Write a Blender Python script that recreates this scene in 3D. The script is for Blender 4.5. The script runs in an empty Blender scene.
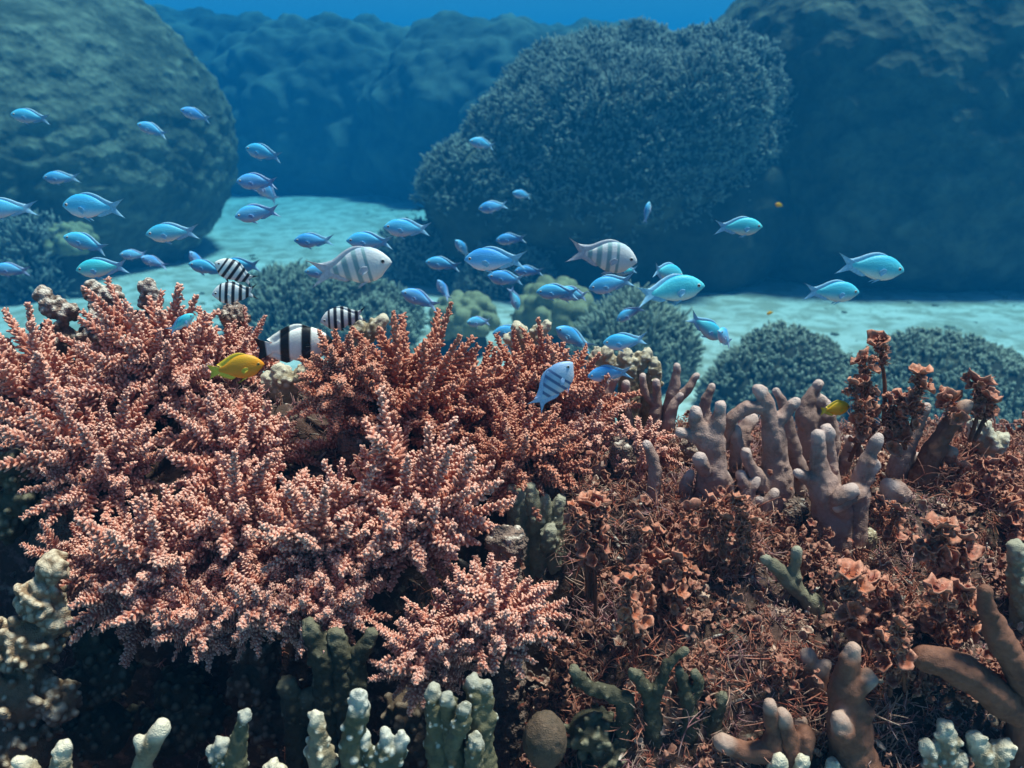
import bpy, bmesh, math, random
import numpy as np
from mathutils import Vector, Matrix

R = math.radians
random.seed(11)
rng = np.random.default_rng(11)
scene = bpy.context.scene
col = scene.collection

# ------------------------------------------------------------------ camera, light, exposure
F_PX, PITCH = 887.0, R(17.0)
cam_data = bpy.data.cameras.new('camera')
cam = bpy.data.objects.new('camera', cam_data)
col.objects.link(cam)
cam.location = (0, 0, 0)
cam.rotation_euler = (R(90) - PITCH, 0, 0)
cam_data.sensor_width = 36.0
cam_data.lens = F_PX / 1024.0 * 36.0
cam_data.clip_start = 0.02
cam_data.clip_end = 300.0
cam_data.dof.use_dof = True
cam_data.dof.focus_distance = 1.0
cam_data.dof.aperture_fstop = 9.0
scene.camera = cam

SUN_EL = R(73)
world = bpy.data.worlds.new('World')
scene.world = world
world.use_nodes = True
wn = world.node_tree
wn.nodes.clear()
sky = wn.nodes.new('ShaderNodeTexSky')
sky.sky_type = 'NISHITA'
sky.sun_disc = False
sky.sun_elevation = SUN_EL
SUN_AZ = math.atan2(0.13, 0.03)
sky.sun_rotation = SUN_AZ
sky.air_density = 0.75
sky.dust_density = 0.8
bg = wn.nodes.new('ShaderNodeBackground')
bg.inputs['Strength'].default_value = 0.05
wo = wn.nodes.new('ShaderNodeOutputWorld')
wn.links.new(sky.outputs[0], bg.inputs['Color'])
wn.links.new(bg.outputs[0], wo.inputs['Surface'])

sd = bpy.data.lights.new('sun', 'SUN')
sd.energy = 4.8
sd.angle = R(10)
sd.color = (1.0, 0.80, 0.65)
sun = bpy.data.objects.new('sun', sd)
col.objects.link(sun)
to_sun = Vector((math.sin(SUN_AZ) * math.cos(SUN_EL), math.cos(SUN_AZ) * math.cos(SUN_EL), math.sin(SUN_EL)))
sun.rotation_euler = to_sun.to_track_quat('Z', 'Y').to_euler()
sun.location = (0, 0, 30)

scene.view_settings.view_transform = 'Standard'
scene.view_settings.look = 'None'
scene.view_settings.gamma = 1.0
scene.view_settings.use_curve_mapping = False
scene.view_settings.exposure = 1.0
cy = scene.cycles
cy.max_bounces = 6
cy.diffuse_bounces = 4
cy.glossy_bounces = 2
cy.transmission_bounces = 3
cy.transparent_max_bounces = 6
cy.volume_bounces = 0
cy.use_denoising = True
cy.use_adaptive_sampling = True
cy.adaptive_threshold = 0.015
cy.caustics_reflective = False
cy.caustics_refractive = False
cy.sample_clamp_indirect = 4.0

S = 3.0      # the far scene is laid out in units of 3 m

# ------------------------------------------------------------------ helpers: projection, noise, meshes
CP, SP = math.cos(PITCH), math.sin(PITCH)


def ray(px, py):
    a, b = (px - 512.0) / F_PX, (384.0 - py) / F_PX
    return np.array([a, CP + b * SP, -SP + b * CP])


def at(px, py, Y):
    """the place at world distance Y (metres ahead) seen at a pixel; and metres per pixel there"""
    d = ray(px, py)
    t = Y / d[1]
    return d * t, t / F_PX


def _hash(ix, iy, iz, seed=0):
    h = (ix * 374761393 + iy * 668265263 + iz * 1274126177 + seed * 69069) & 0xFFFFFFFF
    h = ((h ^ (h >> 13)) * 1103515245) & 0xFFFFFFFF
    h = ((h ^ (h >> 16)) * 2246822519) & 0xFFFFFFFF
    return ((h ^ (h >> 15)) & 0xFFFFFF) / float(0xFFFFFF)


def vnoise(p, seed=0):
    i = np.floor(p).astype(np.int64)
    f = p - i
    u = f * f * (3 - 2 * f)
    out = 0
    for dx in (0, 1):
        wx = u[:, 0] if dx else 1 - u[:, 0]
        for dy in (0, 1):
            wy = u[:, 1] if dy else 1 - u[:, 1]
            for dz in (0, 1):
                wz = u[:, 2] if dz else 1 - u[:, 2]
                out = out + wx * wy * wz * _hash(i[:, 0] + dx, i[:, 1] + dy, i[:, 2] + dz, seed)
    return out * 2 - 1


def fbm(p, octv=4, seed=0):
    s, a, q = 0, 1.0, np.array(p, float)
    tot = 0
    for k in range(octv):
        s = s + a * vnoise(q, seed + k)
        tot += a
        a *= 0.5
        q = q * 2.03 + 7.1
    return s / tot


def worley(p, seed=0):
    i = np.floor(p).astype(np.int64)
    best = np.full(len(p), 9.0)
    for dx in (-1, 0, 1):
        for dy in (-1, 0, 1):
            for dz in (-1, 0, 1):
                c = i + np.array([dx, dy, dz])
                q = c + np.stack([_hash(c[:, 0], c[:, 1], c[:, 2], seed + s) for s in (1, 2, 3)], 1)
                best = np.minimum(best, ((q - p) ** 2).sum(1))
    return np.sqrt(best)


def unit(v):
    return v / np.maximum(np.linalg.norm(v, axis=-1, keepdims=True), 1e-9)


class MB:
    """collects vertices and faces with two float attributes (tip, rnd) and a material index"""

    def __init__(self):
        self.v, self.q, self.t, self.tip, self.rnd, self.qm, self.tm = [], [], [], [], [], [], []
        self.n = 0

    def add(self, v, quads=None, tris=None, tip=None, rnd=None, mat=0):
        v = np.asarray(v, float)
        self.v.append(v)
        if quads is not None and len(quads):
            self.q.append(np.asarray(quads) + self.n)
            self.qm.append(np.full(len(quads), mat))
        if tris is not None and len(tris):
            self.t.append(np.asarray(tris) + self.n)
            self.tm.append(np.full(len(tris), mat))
        self.tip.append(np.zeros(len(v)) if tip is None else np.broadcast_to(np.asarray(tip, float), (len(v),)))
        self.rnd.append(np.zeros(len(v)) if rnd is None else np.broadcast_to(np.asarray(rnd, float), (len(v),)))
        self.n += len(v)

    def mesh(self, name, mats, smooth=True):
        v = np.concatenate(self.v)
        q = np.concatenate(self.q) if self.q else np.zeros((0, 4), int)
        t = np.concatenate(self.t) if self.t else np.zeros((0, 3), int)
        me = bpy.data.meshes.new(name)
        me.vertices.add(len(v))
        me.vertices.foreach_set('co', v.ravel().astype(np.float32))
        nl = len(q) * 4 + len(t) * 3
        me.loops.add(nl)
        me.loops.foreach_set('vertex_index', np.concatenate([q.ravel(), t.ravel()]).astype(np.int32))
        me.polygons.add(len(q) + len(t))
        me.polygons.foreach_set('loop_start', np.concatenate([np.arange(len(q)) * 4, len(q) * 4 + np.arange(len(t)) * 3]).astype(np.int32))
        me.update(calc_edges=True)
        me.validate()
        for nm, arr in (('tip', self.tip), ('rnd', self.rnd)):
            a = me.attributes.new(nm, 'FLOAT', 'POINT')
            a.data.foreach_set('value', np.concatenate(arr).astype(np.float32))
        for m in (mats if isinstance(mats, (list, tuple)) else [mats]):
            me.materials.append(m)
        mi = np.concatenate(self.qm + self.tm).astype(np.int32)
        if len(mi) == len(me.polygons):
            me.polygons.foreach_set('material_index', mi)
        if smooth:
            me.polygons.foreach_set('use_smooth', np.ones(len(me.polygons), bool))
        return me


def link(name, data, parent=None, loc=(0, 0, 0)):
    o = bpy.data.objects.new(name, data)
    col.objects.link(o)
    o.location = loc
    if parent is not None:
        o.parent = parent
    return o


def tag(o, label, cat, group=None):
    o['label'] = label
    o['category'] = cat
    if group:
        o['group'] = group
    return o


def kind(o, k):
    o['kind'] = k
    return o


def capsule_template(sides=6, rings=((0, 1.0), (.35, .96), (.7, .8), (.9, .52)), top=1.0):
    v, q, t, tip = [], [], [], []
    for (z, r) in rings:
        for k in range(sides):
            a = 2 * math.pi * k / sides
            v.append((r * math.cos(a), r * math.sin(a), z))
            tip.append(z)
    n = len(rings)
    for i in range(n - 1):
        for k in range(sides):
            q.append((i * sides + k, i * sides + (k + 1) % sides, (i + 1) * sides + (k + 1) % sides, (i + 1) * sides + k))
    v.append((0, 0, top))
    tip.append(1.0)
    for k in range(sides):
        t.append(((n - 1) * sides + k, (n - 1) * sides + (k + 1) % sides, n * sides))
    return np.array(v), np.array(q), np.array(t), np.array(tip)


CAP6 = capsule_template(6)
CAP5 = capsule_template(5, ((0, 1.0), (.55, .85), (.88, .55)))
CAP4 = capsule_template(4, ((0, 1.0), (.6, .85), (.9, .5)))


def frames(d):
    d = unit(d)
    ref = np.where(np.abs(d[:, 2:3]) < 0.9, np.array([[0, 0, 1.0]]), np.array([[1.0, 0, 0]]))
    x = unit(np.cross(ref, d))
    y = np.cross(d, x)
    return x, y, d


def scatter(mb, tmpl, pos, dirs, length, rad, tip_lo=0.0, tip_hi=1.0, rnd=None, bend=0.0, mat=0):
    tv, tq, tt, ttip = tmpl
    n, m = len(pos), len(tv)
    length = np.broadcast_to(np.asarray(length, float), (n,))
    rad = np.broadcast_to(np.asarray(rad, float), (n,))
    x, y, z = frames(np.asarray(dirs, float))
    a = rng.random(n) * 6.283
    xx = x * np.cos(a)[:, None] + y * np.sin(a)[:, None]
    yy = np.cross(z, xx)
    b = (rng.random(n) - .5) * 2 * bend
    lx = tv[None, :, 0] * rad[:, None] + (b * length)[:, None] * tv[None, :, 2] ** 2
    ly = tv[None, :, 1] * rad[:, None]
    lz = tv[None, :, 2] * length[:, None]
    v = pos[:, None, :] + lx[..., None] * xx[:, None, :] + ly[..., None] * yy[:, None, :] + lz[..., None] * z[:, None, :]
    off = (np.arange(n) * m)[:, None, None]
    lo = np.broadcast_to(np.asarray(tip_lo, float), (n,))[:, None]
    hi = np.broadcast_to(np.asarray(tip_hi, float), (n,))[:, None]
    tp = lo + (hi - lo) * ttip[None, :]
    r = rng.random(n) if rnd is None else np.broadcast_to(np.asarray(rnd, float), (n,))
    mb.add(v.reshape(-1, 3), (tq[None] + off).reshape(-1, 4), (tt[None] + off).reshape(-1, 3), tp.ravel(), np.repeat(r, m), mat)


def tube(mb, pts, rads, sides=8, tip=None, rnd=0.0, mat=0, cap=3):
    """a tapered tube with rounded closed ends"""
    pts = np.asarray(pts, float)
    rads = np.asarray(rads, float)
    P, Q, T = [], [], []
    d0, d1 = unit(pts[0] - pts[1]), unit(pts[-1] - pts[-2])
    angs = [math.pi / 2 * k / (cap + .0) for k in range(1, cap)]
    P += [pts[0] + d0 * rads[0] * math.sin(a) for a in reversed(angs)]
    T += [rads[0] * math.cos(a) for a in reversed(angs)]
    P += list(pts)
    T += list(rads)
    P += [pts[-1] + d1 * rads[-1] * math.sin(a) for a in angs]
    T += [rads[-1] * math.cos(a) for a in angs]
    P = np.array(P)
    n = len(P)
    tan = unit(np.gradient(P, axis=0))
    x = np.cross(tan[0], [0.31, 0.17, 0.93])
    if np.linalg.norm(x) < .1:
        x = np.cross(tan[0], [1, 0, 0])
    x = unit(x)
    ring = []
    a = np.arange(sides) * 2 * math.pi / sides
    for i in range(n):
        x = unit(x - tan[i] * np.dot(x, tan[i]))
        y = np.cross(tan[i], x)
        ring.append(P[i] + T[i] * (np.cos(a)[:, None] * x + np.sin(a)[:, None] * y))
    v = np.concatenate(ring + [(pts[0] + d0 * rads[0])[None], (pts[-1] + d1 * rads[-1])[None]])
    q, t = [], []
    for i in range(n - 1):
        for k in range(sides):
            k2 = (k + 1) % sides
            q.append((i * sides + k, i * sides + k2, (i + 1) * sides + k2, (i + 1) * sides + k))
    for k in range(sides):
        k2 = (k + 1) % sides
        t.append((k2, k, n * sides))
        t.append(((n - 1) * sides + k, (n - 1) * sides + k2, n * sides + 1))
    if tip is None:
        tp = 0.0
    else:
        lin = np.linspace(0, 1, n)
        tp = np.concatenate([np.repeat(tip[0] + (tip[1] - tip[0]) * lin, sides), [tip[0], tip[1]]])
    mb.add(v, q, t, tp, rnd, mat)


def smooth_path(pts, per=5):
    """Catmull-Rom through the points (any columns)"""
    p = np.asarray(pts, float)
    if len(p) < 3:
        s = np.linspace(0, 1, per + 1)[:, None]
        return p[0] * (1 - s) + p[-1] * s
    q = np.vstack([2 * p[0] - p[1], p, 2 * p[-1] - p[-2]])
    out = []
    for i in range(1, len(q) - 2):
        for s in np.linspace(0, 1, per, endpoint=False):
            a, b, c, d = q[i - 1], q[i], q[i + 1], q[i + 2]
            out.append(.5 * (2 * b + (c - a) * s + (2 * a - 5 * b + 4 * c - d) * s * s + (3 * b - a - 3 * c + d) * s ** 3))
    out.append(p[-1])
    return np.array(out)


_ico = {}


def ico(sub):
    if sub not in _ico:
        bm = bmesh.new()
        bmesh.ops.create_icosphere(bm, subdivisions=sub, radius=1.0)
        bm.verts.ensure_lookup_table()
        v = np.array([w.co[:] for w in bm.verts])
        f = np.array([[w.index for w in p.verts] for p in bm.faces])
        bm.free()
        _ico[sub] = (v, f)
    return _ico[sub]


def ball(mb, c, r, sub=2, tip=0.0, rnd=0.0):
    v, f = ico(sub)
    mb.add(v * r + np.asarray(c), None, f, tip, rnd)


def fuse(name, mb, voxel, mats, tips=None, smooth_it=4, noise=0.0, nfreq=60.0, seed=0, tiplen=2.0, lump=0.0, lfreq=80.0):
    """melt overlapping closed shapes into one organic skin"""
    me0 = mb.mesh(name + '_raw', mats)
    o = bpy.data.objects.new('fuse_tmp', me0)
    col.objects.link(o)
    m = o.modifiers.new('r', 'REMESH')
    m.mode = 'VOXEL'
    m.voxel_size = voxel
    m.use_smooth_shade = True
    s = o.modifiers.new('s', 'SMOOTH')
    s.factor = .5
    s.iterations = smooth_it
    dg = bpy.context.evaluated_depsgraph_get()
    me = bpy.data.meshes.new_from_object(o.evaluated_get(dg))
    bpy.data.objects.remove(o)
    bpy.data.meshes.remove(me0)
    n = len(me.vertices)
    co = np.empty(n * 3, np.float32)
    me.vertices.foreach_get('co', co)
    co = co.reshape(-1, 3).astype(float)
    no = np.empty(n * 3, np.float32)
    me.vertices.foreach_get('normal', no)
    no = no.reshape(-1, 3)
    if noise or lump:
        disp = noise * fbm(co * nfreq, 3, seed)
        if lump:
            disp = disp + lump * (0.55 - worley(co * lfreq, seed))
        co2 = co + no * disp[:, None]
        me.vertices.foreach_set('co', co2.ravel().astype(np.float32))
    tip = np.zeros(n)
    if tips is not None:
        for (p, r) in tips:
            d = np.linalg.norm(co - np.asarray(p), axis=1)
            tip = np.maximum(tip, np.clip(1.25 - d / (r * tiplen), 0, 1))
    if 'tip' not in me.attributes:
        me.attributes.new('tip', 'FLOAT', 'POINT')
    me.attributes['tip'].data.foreach_set('value', tip.astype(np.float32))
    me.polygons.foreach_set('use_smooth', np.ones(len(me.polygons), bool))
    if not me.materials:
        me.materials.append(mats)
    me.update()
    me.name = name
    return me


# ------------------------------------------------------------------ materials
def nodes_of(m):
    m.use_nodes = True
    nt = m.node_tree
    nt.nodes.clear()
    out = nt.nodes.new('ShaderNodeOutputMaterial')
    b = nt.nodes.new('ShaderNodeBsdfPrincipled')
    nt.links.new(b.outputs[0], out.inputs['Surface'])
    return nt, b


def mixc(nt, fac, a, b):
    n = nt.nodes.new('ShaderNodeMix')
    n.data_type = 'RGBA'
    for sock, val in ((n.inputs[0], fac), (n.inputs[6], a), (n.inputs[7], b)):
        if hasattr(val, 'is_linked') or hasattr(val, 'node'):
            nt.links.new(val, sock)
        elif isinstance(val, (tuple, list)):
            sock.default_value = (*val[:3], 1)
        else:
            sock.default_value = val
    return n.outputs[2]


def attr(nt, name):
    n = nt.nodes.new('ShaderNodeAttribute')
    n.attribute_name = name
    return n.outputs['Fac']


def ramp(nt, src, stops, interp='LINEAR'):
    n = nt.nodes.new('ShaderNodeValToRGB')
    n.color_ramp.interpolation = interp
    el = n.color_ramp.elements
    while len(el) < len(stops):
        el.new(.5)
    for e, (p, c) in zip(el, stops):
        e.position = p
        e.color = (*c, 1) if isinstance(c, (tuple, list)) else (c, c, c, 1)
    nt.links.new(src, n.inputs[0])
    return n.outputs[0]


def coord(nt, which='Object'):
    return nt.nodes.new('ShaderNodeTexCoord').outputs[which]


def noise_tex(nt, vec, scale, detail=4.0, rough=.55, dist=0.0):
    n = nt.nodes.new('ShaderNodeTexNoise')
    n.inputs['Scale'].default_value = scale
    n.inputs['Detail'].default_value = detail
    n.inputs['Roughness'].default_value = rough
    n.inputs['Distortion'].default_value = dist
    nt.links.new(vec, n.inputs['Vector'])
    return n.outputs['Fac']


def voro(nt, vec, scale, out='Distance', feature='F1'):
    n = nt.nodes.new('ShaderNodeTexVoronoi')
    n.feature = feature
    n.inputs['Scale'].default_value = scale
    nt.links.new(vec, n.inputs['Vector'])
    return n.outputs[out]


def bump(nt, b, h, strength, dist):
    n = nt.nodes.new('ShaderNodeBump')
    n.inputs['Strength'].default_value = strength
    n.inputs['Distance'].default_value = dist
    nt.links.new(h, n.inputs['Height'])
    nt.links.new(n.outputs[0], b.inputs['Normal'])


def world_pos(nt):
    return nt.nodes.new('ShaderNodeNewGeometry').outputs['Position']


def coral_mat(name, base, tipc, alt=None, scale=40, bscale=500, bdist=.0008, bstr=.6, rough=.75, tip_lo=.35, tip_hi=1.0, altmix=(.45, .62), sss=0.0):
    m = bpy.data.materials.new(name)
    nt, b = nodes_of(m)
    pos = world_pos(nt)
    n1 = noise_tex(nt, pos, scale, 4, .6)
    c = mixc(nt, ramp(nt, n1, ((altmix[0], 0.0), (altmix[1], 1.0))), base, alt or tuple(x * .62 for x in base))
    t = ramp(nt, attr(nt, 'tip'), ((tip_lo, 0.0), (tip_hi, 1.0)))
    c = mixc(nt, t, c, tipc)
    n2 = noise_tex(nt, pos, scale * 7, 3, .6)
    c = mixc(nt, ramp(nt, n2, ((.35, 0.0), (.75, .45))), c, tuple(min(1, x * 1.35 + .02) for x in base))
    nt.links.new(c, b.inputs['Base Color'])
    b.inputs['Roughness'].default_value = rough
    b.inputs['Specular IOR Level'].default_value = .25
    h = nt.nodes.new('ShaderNodeMath')
    h.operation = 'ADD'
    nt.links.new(voro(nt, pos, bscale), h.inputs[0])
    nt.links.new(noise_tex(nt, pos, bscale * .3, 3, .6), h.inputs[1])
    bump(nt, b, h.outputs[0], bstr, bdist * 1.3)
    return m


M = {}
M['pink'] = coral_mat('pink_coral_skin', (.49, .18, .125), (.92, .60, .50), (.35, .115, .085), scale=18, bscale=700, tip_lo=.40)
M['red'] = coral_mat('russet_coral_skin', (.43, .145, .09), (.80, .44, .33), (.32, .095, .065), scale=18, bscale=700, tip_lo=.5)
M['mauve'] = coral_mat('mauve_finger_coral_skin', (.35, .225, .20), (.72, .58, .56), (.24, .14, .115), scale=34, bscale=800, bdist=.0012, tip_lo=.5)
M['brown'] = coral_mat('brown_finger_coral_skin', (.20, .085, .055), (.58, .42, .36), (.12, .05, .034), scale=30, bscale=900, bdist=.0005, tip_lo=.35)
M['olive'] = coral_mat('olive_knob_coral_skin', (.135, .12, .070), (.72, .70, .64), (.085, .08, .045), scale=45, bscale=800, bdist=.0006, tip_lo=.45)
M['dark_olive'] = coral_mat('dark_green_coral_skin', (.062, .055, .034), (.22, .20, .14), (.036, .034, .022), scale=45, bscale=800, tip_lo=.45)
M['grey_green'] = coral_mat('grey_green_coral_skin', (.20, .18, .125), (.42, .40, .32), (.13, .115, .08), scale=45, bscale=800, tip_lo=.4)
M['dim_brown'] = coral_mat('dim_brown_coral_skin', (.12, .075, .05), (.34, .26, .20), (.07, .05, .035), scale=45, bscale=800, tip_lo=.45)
M['cream'] = coral_mat('cream_coral_skin', (.30, .24, .16), (.66, .62, .52), (.20, .15, .10), scale=40, bscale=800, tip_lo=.3)
M['tan'] = coral_mat('tan_coral_skin', (.24, .15, .09), (.70, .58, .44), (.13, .085, .05), scale=40, bscale=700, bdist=.0014, tip_lo=.35)
M['white'] = coral_mat('white_tipped_coral_skin', (.30, .245, .165), (.90, .82, .68), (.18, .14, .09), scale=40, bscale=800, bdist=.0012, tip_lo=.3)
M['far_branch'] = coral_mat('grey_branching_coral_skin', (.105, .105, .085), (.34, .35, .31), (.07, .07, .055), scale=1.7, bscale=40, bdist=.010, tip_lo=.5)
M['far_bush'] = coral_mat('green_grey_bush_coral_skin', (.17, .17, .12), (.40, .41, .33), (.11, .11, .075), scale=2.8, bscale=54, bdist=.008, tip_lo=.5)
M['lobe'] = coral_mat('yellow_green_lobe_coral_skin', (.25, .225, .13), (.45, .42, .28), (.16, .145, .08), scale=4.5, bscale=85, bdist=.006, tip_lo=.4)
M['algae_stem'] = coral_mat('brown_algae_stem', (.17, .062, .035), (.30, .12, .06), (.11, .04, .03), scale=120, bscale=900)
M['rock_knob'] = coral_mat('encrusted_rock_skin', (.22, .145, .12), (.70, .62, .56), (.06, .045, .04), scale=60, bscale=420, bdist=.003, tip_lo=.45)


def leaf_mat(name, a, c, d):
    m = bpy.data.materials.new(name)
    nt, b = nodes_of(m)
    pos = world_pos(nt)
    r = attr(nt, 'rnd')
    c1 = mixc(nt, r, a, c)
    t = ramp(nt, attr(nt, 'tip'), ((.45, 0.0), (1.0, .9)))
    c1 = mixc(nt, t, c1, d)
    n2 = noise_tex(nt, pos, 260, 4, .65)
    c1 = mixc(nt, ramp(nt, n2, ((.4, 0.0), (.68, .75))), c1, (.07, .028, .018))
    nt.links.new(c1, b.inputs['Base Color'])
    b.inputs['Roughness'].default_value = .55
    b.inputs['Specular IOR Level'].default_value = .3
    b.inputs['Subsurface Weight'].default_value = 0.0
    bump(nt, b, n2, .5, .0012)
    return m


M['leaf'] = leaf_mat('orange_brown_algae_leaf', (.46, .115, .04), (.28, .065, .045), (.60, .27, .19))
M['low_leaf'] = leaf_mat('low_red_seaweed_leaf', (.30, .07, .045), (.24, .10, .07), (.46, .22, .16))
M['turf'] = leaf_mat('red_brown_turf', (.34, .075, .05), (.46, .16, .10), (.60, .30, .22))
M['turf_purple'] = leaf_mat('purple_pink_turf', (.27, .085, .10), (.42, .20, .21), (.55, .38, .36))
M['turf_pale'] = leaf_mat('dusty_pink_turf', (.38, .16, .12), (.52, .32, .25), (.62, .46, .38))


def make_ground_mats():
    m = bpy.data.materials.new('pale_sand')
    nt, b = nodes_of(m)
    pos = world_pos(nt)
    n1 = noise_tex(nt, pos, .45, 6, .6)
    n2 = noise_tex(nt, pos, 2.2, 6, .65, .4)
    n3 = noise_tex(nt, pos, 13, 4, .6)
    c = mixc(nt, ramp(nt, n1, ((.35, 0.0), (.65, 1.0))), (.52, .54, .52), (.40, .42, .40))
    c = mixc(nt, ramp(nt, n2, ((.45, 0.0), (.58, .85))), c, (.25, .24, .19))
    c = mixc(nt, ramp(nt, n3, ((.5, 0.0), (.75, .5))), c, (.30, .29, .23))
    nt.links.new(c, b.inputs['Base Color'])
    b.inputs['Roughness'].default_value = .95
    b.inputs['Specular IOR Level'].default_value = .1
    bump(nt, b, n3, .5, .035)
    M['sand'] = m

    m = bpy.data.materials.new('reef_rock')
    nt, b = nodes_of(m)
    pos = world_pos(nt)
    n1 = noise_tex(nt, pos, 16, 5, .65, .5)
    n2 = noise_tex(nt, pos, 75, 5, .7)
    c = mixc(nt, ramp(nt, n1, ((.35, 0.0), (.65, 1.0))), (.055, .036, .028), (.105, .055, .045))
    c = mixc(nt, ramp(nt, n2, ((.52, 0.0), (.66, .9))), c, (.20, .115, .105))
    c = mixc(nt, ramp(nt, noise_tex(nt, pos, 50, 4, .6), ((.60, 0.0), (.70, .85))), c, (.32, .27, .22))
    nt.links.new(c, b.inputs['Base Color'])
    b.inputs['Roughness'].default_value = .9
    b.inputs['Specular IOR Level'].default_value = .2
    bump(nt, b, n2, .9, .006)
    M['rock'] = m

    def bommie(name, dark, light, s, bs):
        m = bpy.data.materials.new(name)
        nt, b = nodes_of(m)
        pos = world_pos(nt)
        n1 = noise_tex(nt, pos, s, 6, .65, .6)
        n2 = noise_tex(nt, pos, s * 7, 5, .7)
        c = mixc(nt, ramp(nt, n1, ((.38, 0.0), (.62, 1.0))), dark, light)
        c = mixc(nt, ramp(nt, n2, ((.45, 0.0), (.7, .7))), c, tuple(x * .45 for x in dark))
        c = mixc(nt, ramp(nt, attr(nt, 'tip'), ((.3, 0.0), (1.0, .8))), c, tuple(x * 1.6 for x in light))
        nt.links.new(c, b.inputs['Base Color'])
        b.inputs['Roughness'].default_value = .95
        b.inputs['Specular IOR Level'].default_value = .15
        v = voro(nt, pos, bs)
        bump(nt, b, v, .8, .05)
        return m
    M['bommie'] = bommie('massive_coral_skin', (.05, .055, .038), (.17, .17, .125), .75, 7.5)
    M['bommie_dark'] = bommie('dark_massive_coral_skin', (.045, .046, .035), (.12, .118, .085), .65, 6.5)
    M['under'] = bommie('dark_reef_rock', (.035, .035, .03), (.07, .07, .05), 1.0, 5)
    M['ridge'] = bommie('far_reef_rock', (.05, .055, .045), (.12, .125, .10), .4, 2.3)


make_ground_mats()


def fish_body(name, top, side, belly, stripes=None, stripe_col=(.02, .03, .04), glow=.0, back_line=(.05, .16), belly_line=(-.15, .01), srange=(-.3, .5)):
    """colours by the body's own height; stripes: list of (x0, x1, slant) along the body's length"""
    m = bpy.data.materials.new(name)
    nt, b = nodes_of(m)
    oc = coord(nt, 'Object')
    sep = nt.nodes.new('ShaderNodeSeparateXYZ')
    nt.links.new(oc, sep.inputs[0])

    def maprange(src, a, bb):
        n = nt.nodes.new('ShaderNodeMapRange')
        n.inputs[1].default_value, n.inputs[2].default_value = a, bb
        n.interpolation_type = 'SMOOTHSTEP'
        nt.links.new(src, n.inputs[0])
        return n.outputs[0]
    c = mixc(nt, maprange(sep.outputs[2], *belly_line), belly, side)
    c = mixc(nt, maprange(sep.outputs[2], *back_line), c, top)
    info = nt.nodes.new('ShaderNodeObjectInfo')
    hs = nt.nodes.new('ShaderNodeHueSaturation')
    mm = nt.nodes.new('ShaderNodeMapRange')
    mm.inputs[3].default_value, mm.inputs[4].default_value = .48, .52
    nt.links.new(info.outputs['Random'], mm.inputs[0])
    nt.links.new(mm.outputs[0], hs.inputs['Hue'])
    nt.links.new(c, hs.inputs['Color'])
    c = hs.outputs[0]
    sc = voro(nt, oc, 42)
    c = mixc(nt, ramp(nt, sc, ((.2, 0.0), (.75, .18))), c, tuple(x * .6 for x in side))
    if stripes:
        for (x0, x1, sl) in stripes:
            add = nt.nodes.new('ShaderNodeMath')
            add.operation = 'MULTIPLY_ADD'
            add.inputs[1].default_value = sl
            nt.links.new(sep.outputs[2], add.inputs[0])
            nt.links.new(sep.outputs[0], add.inputs[2])
            w = min((x1 - x0) * .22, .014)
            a1 = maprange(add.outputs[0], x0 - w, x0 + w)
            a2 = maprange(add.outputs[0], x1 + w, x1 - w)
            mul = nt.nodes.new('ShaderNodeMath')
            mul.operation = 'MULTIPLY'
            nt.links.new(a1, mul.inputs[0])
            nt.links.new(a2, mul.inputs[1])
            c = mixc(nt, mul.outputs[0], c, stripe_col)
    nt.links.new(c, b.inputs['Base Color'])
    b.inputs['Roughness'].default_value = .5
    b.inputs['Specular IOR Level'].default_value = .3
    bump(nt, b, sc, .12, .0015)
    return m


def fin_mat(name, c, alpha=1.0):
    m = bpy.data.materials.new(name)
    nt, b = nodes_of(m)
    oc = coord(nt, 'Object')
    w = nt.nodes.new('ShaderNodeTexNoise')
    w.inputs['Scale'].default_value = 30
    nt.links.new(oc, w.inputs['Vector'])
    cc = mixc(nt, ramp(nt, w.outputs['Fac'], ((.35, 0.0), (.65, .5))), c, tuple(x * .6 for x in c))
    nt.links.new(cc, b.inputs['Base Color'])
    b.inputs['Roughness'].default_value = .5
    b.inputs['Transmission Weight'].default_value = 0.0
    b.inputs['Alpha'].default_value = alpha
    return m


M['chromis'] = fish_body('blue_fish_skin', (.03, .36, .84), (.12, .55, .92), (.70, .67, .78))
M['chromis_teal_lit'] = fish_body('teal_lit_fish_skin', (.03, .45, .70), (.10, .60, .76), (.68, .72, .72))  # same fish as the blue; greener tone of lit flanks put into the colour
M['chromis_violet'] = fish_body('violet_fish_skin', (.05, .38, .88), (.18, .57, .93), (.68, .66, .80))
M['chromis_fin'] = fin_mat('blue_fish_fin', (.25, .58, .88), .85)
M['violet_fin'] = fin_mat('violet_fish_fin', (.32, .52, .86), .85)
M['sergeant'] = fish_body('pale_barred_fish_skin', (.30, .45, .62), (.66, .70, .74), (.80, .76, .72), [(-.20, -.14, .1), (-.08, -.01, .1), (.06, .12, .1), (.19, .23, .1)], (.20, .36, .42), back_line=(.10, .24))
M['sergeant_fin'] = fin_mat('pale_fish_fin', (.50, .56, .68), .85)
M['sergeant_blue'] = fish_body('blue_barred_fish_skin', (.16, .28, .60), (.34, .46, .74), (.60, .60, .72), [(-.20, -.15, .1), (-.08, -.03, .1), (.05, .10, .1), (.17, .21, .1)], (.07, .13, .30), back_line=(.08, .22))
M['scissor'] = fish_body('black_barred_fish_skin', (.55, .62, .70), (.72, .76, .80), (.78, .78, .78), [(-.27, -.20, .15), (-.13, -.06, .15), (.02, .09, .15), (.16, .23, .15), (.30, .345, .15), (-.62, -.345, 0)], (.012, .016, .03), back_line=(.12, .25))
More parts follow.
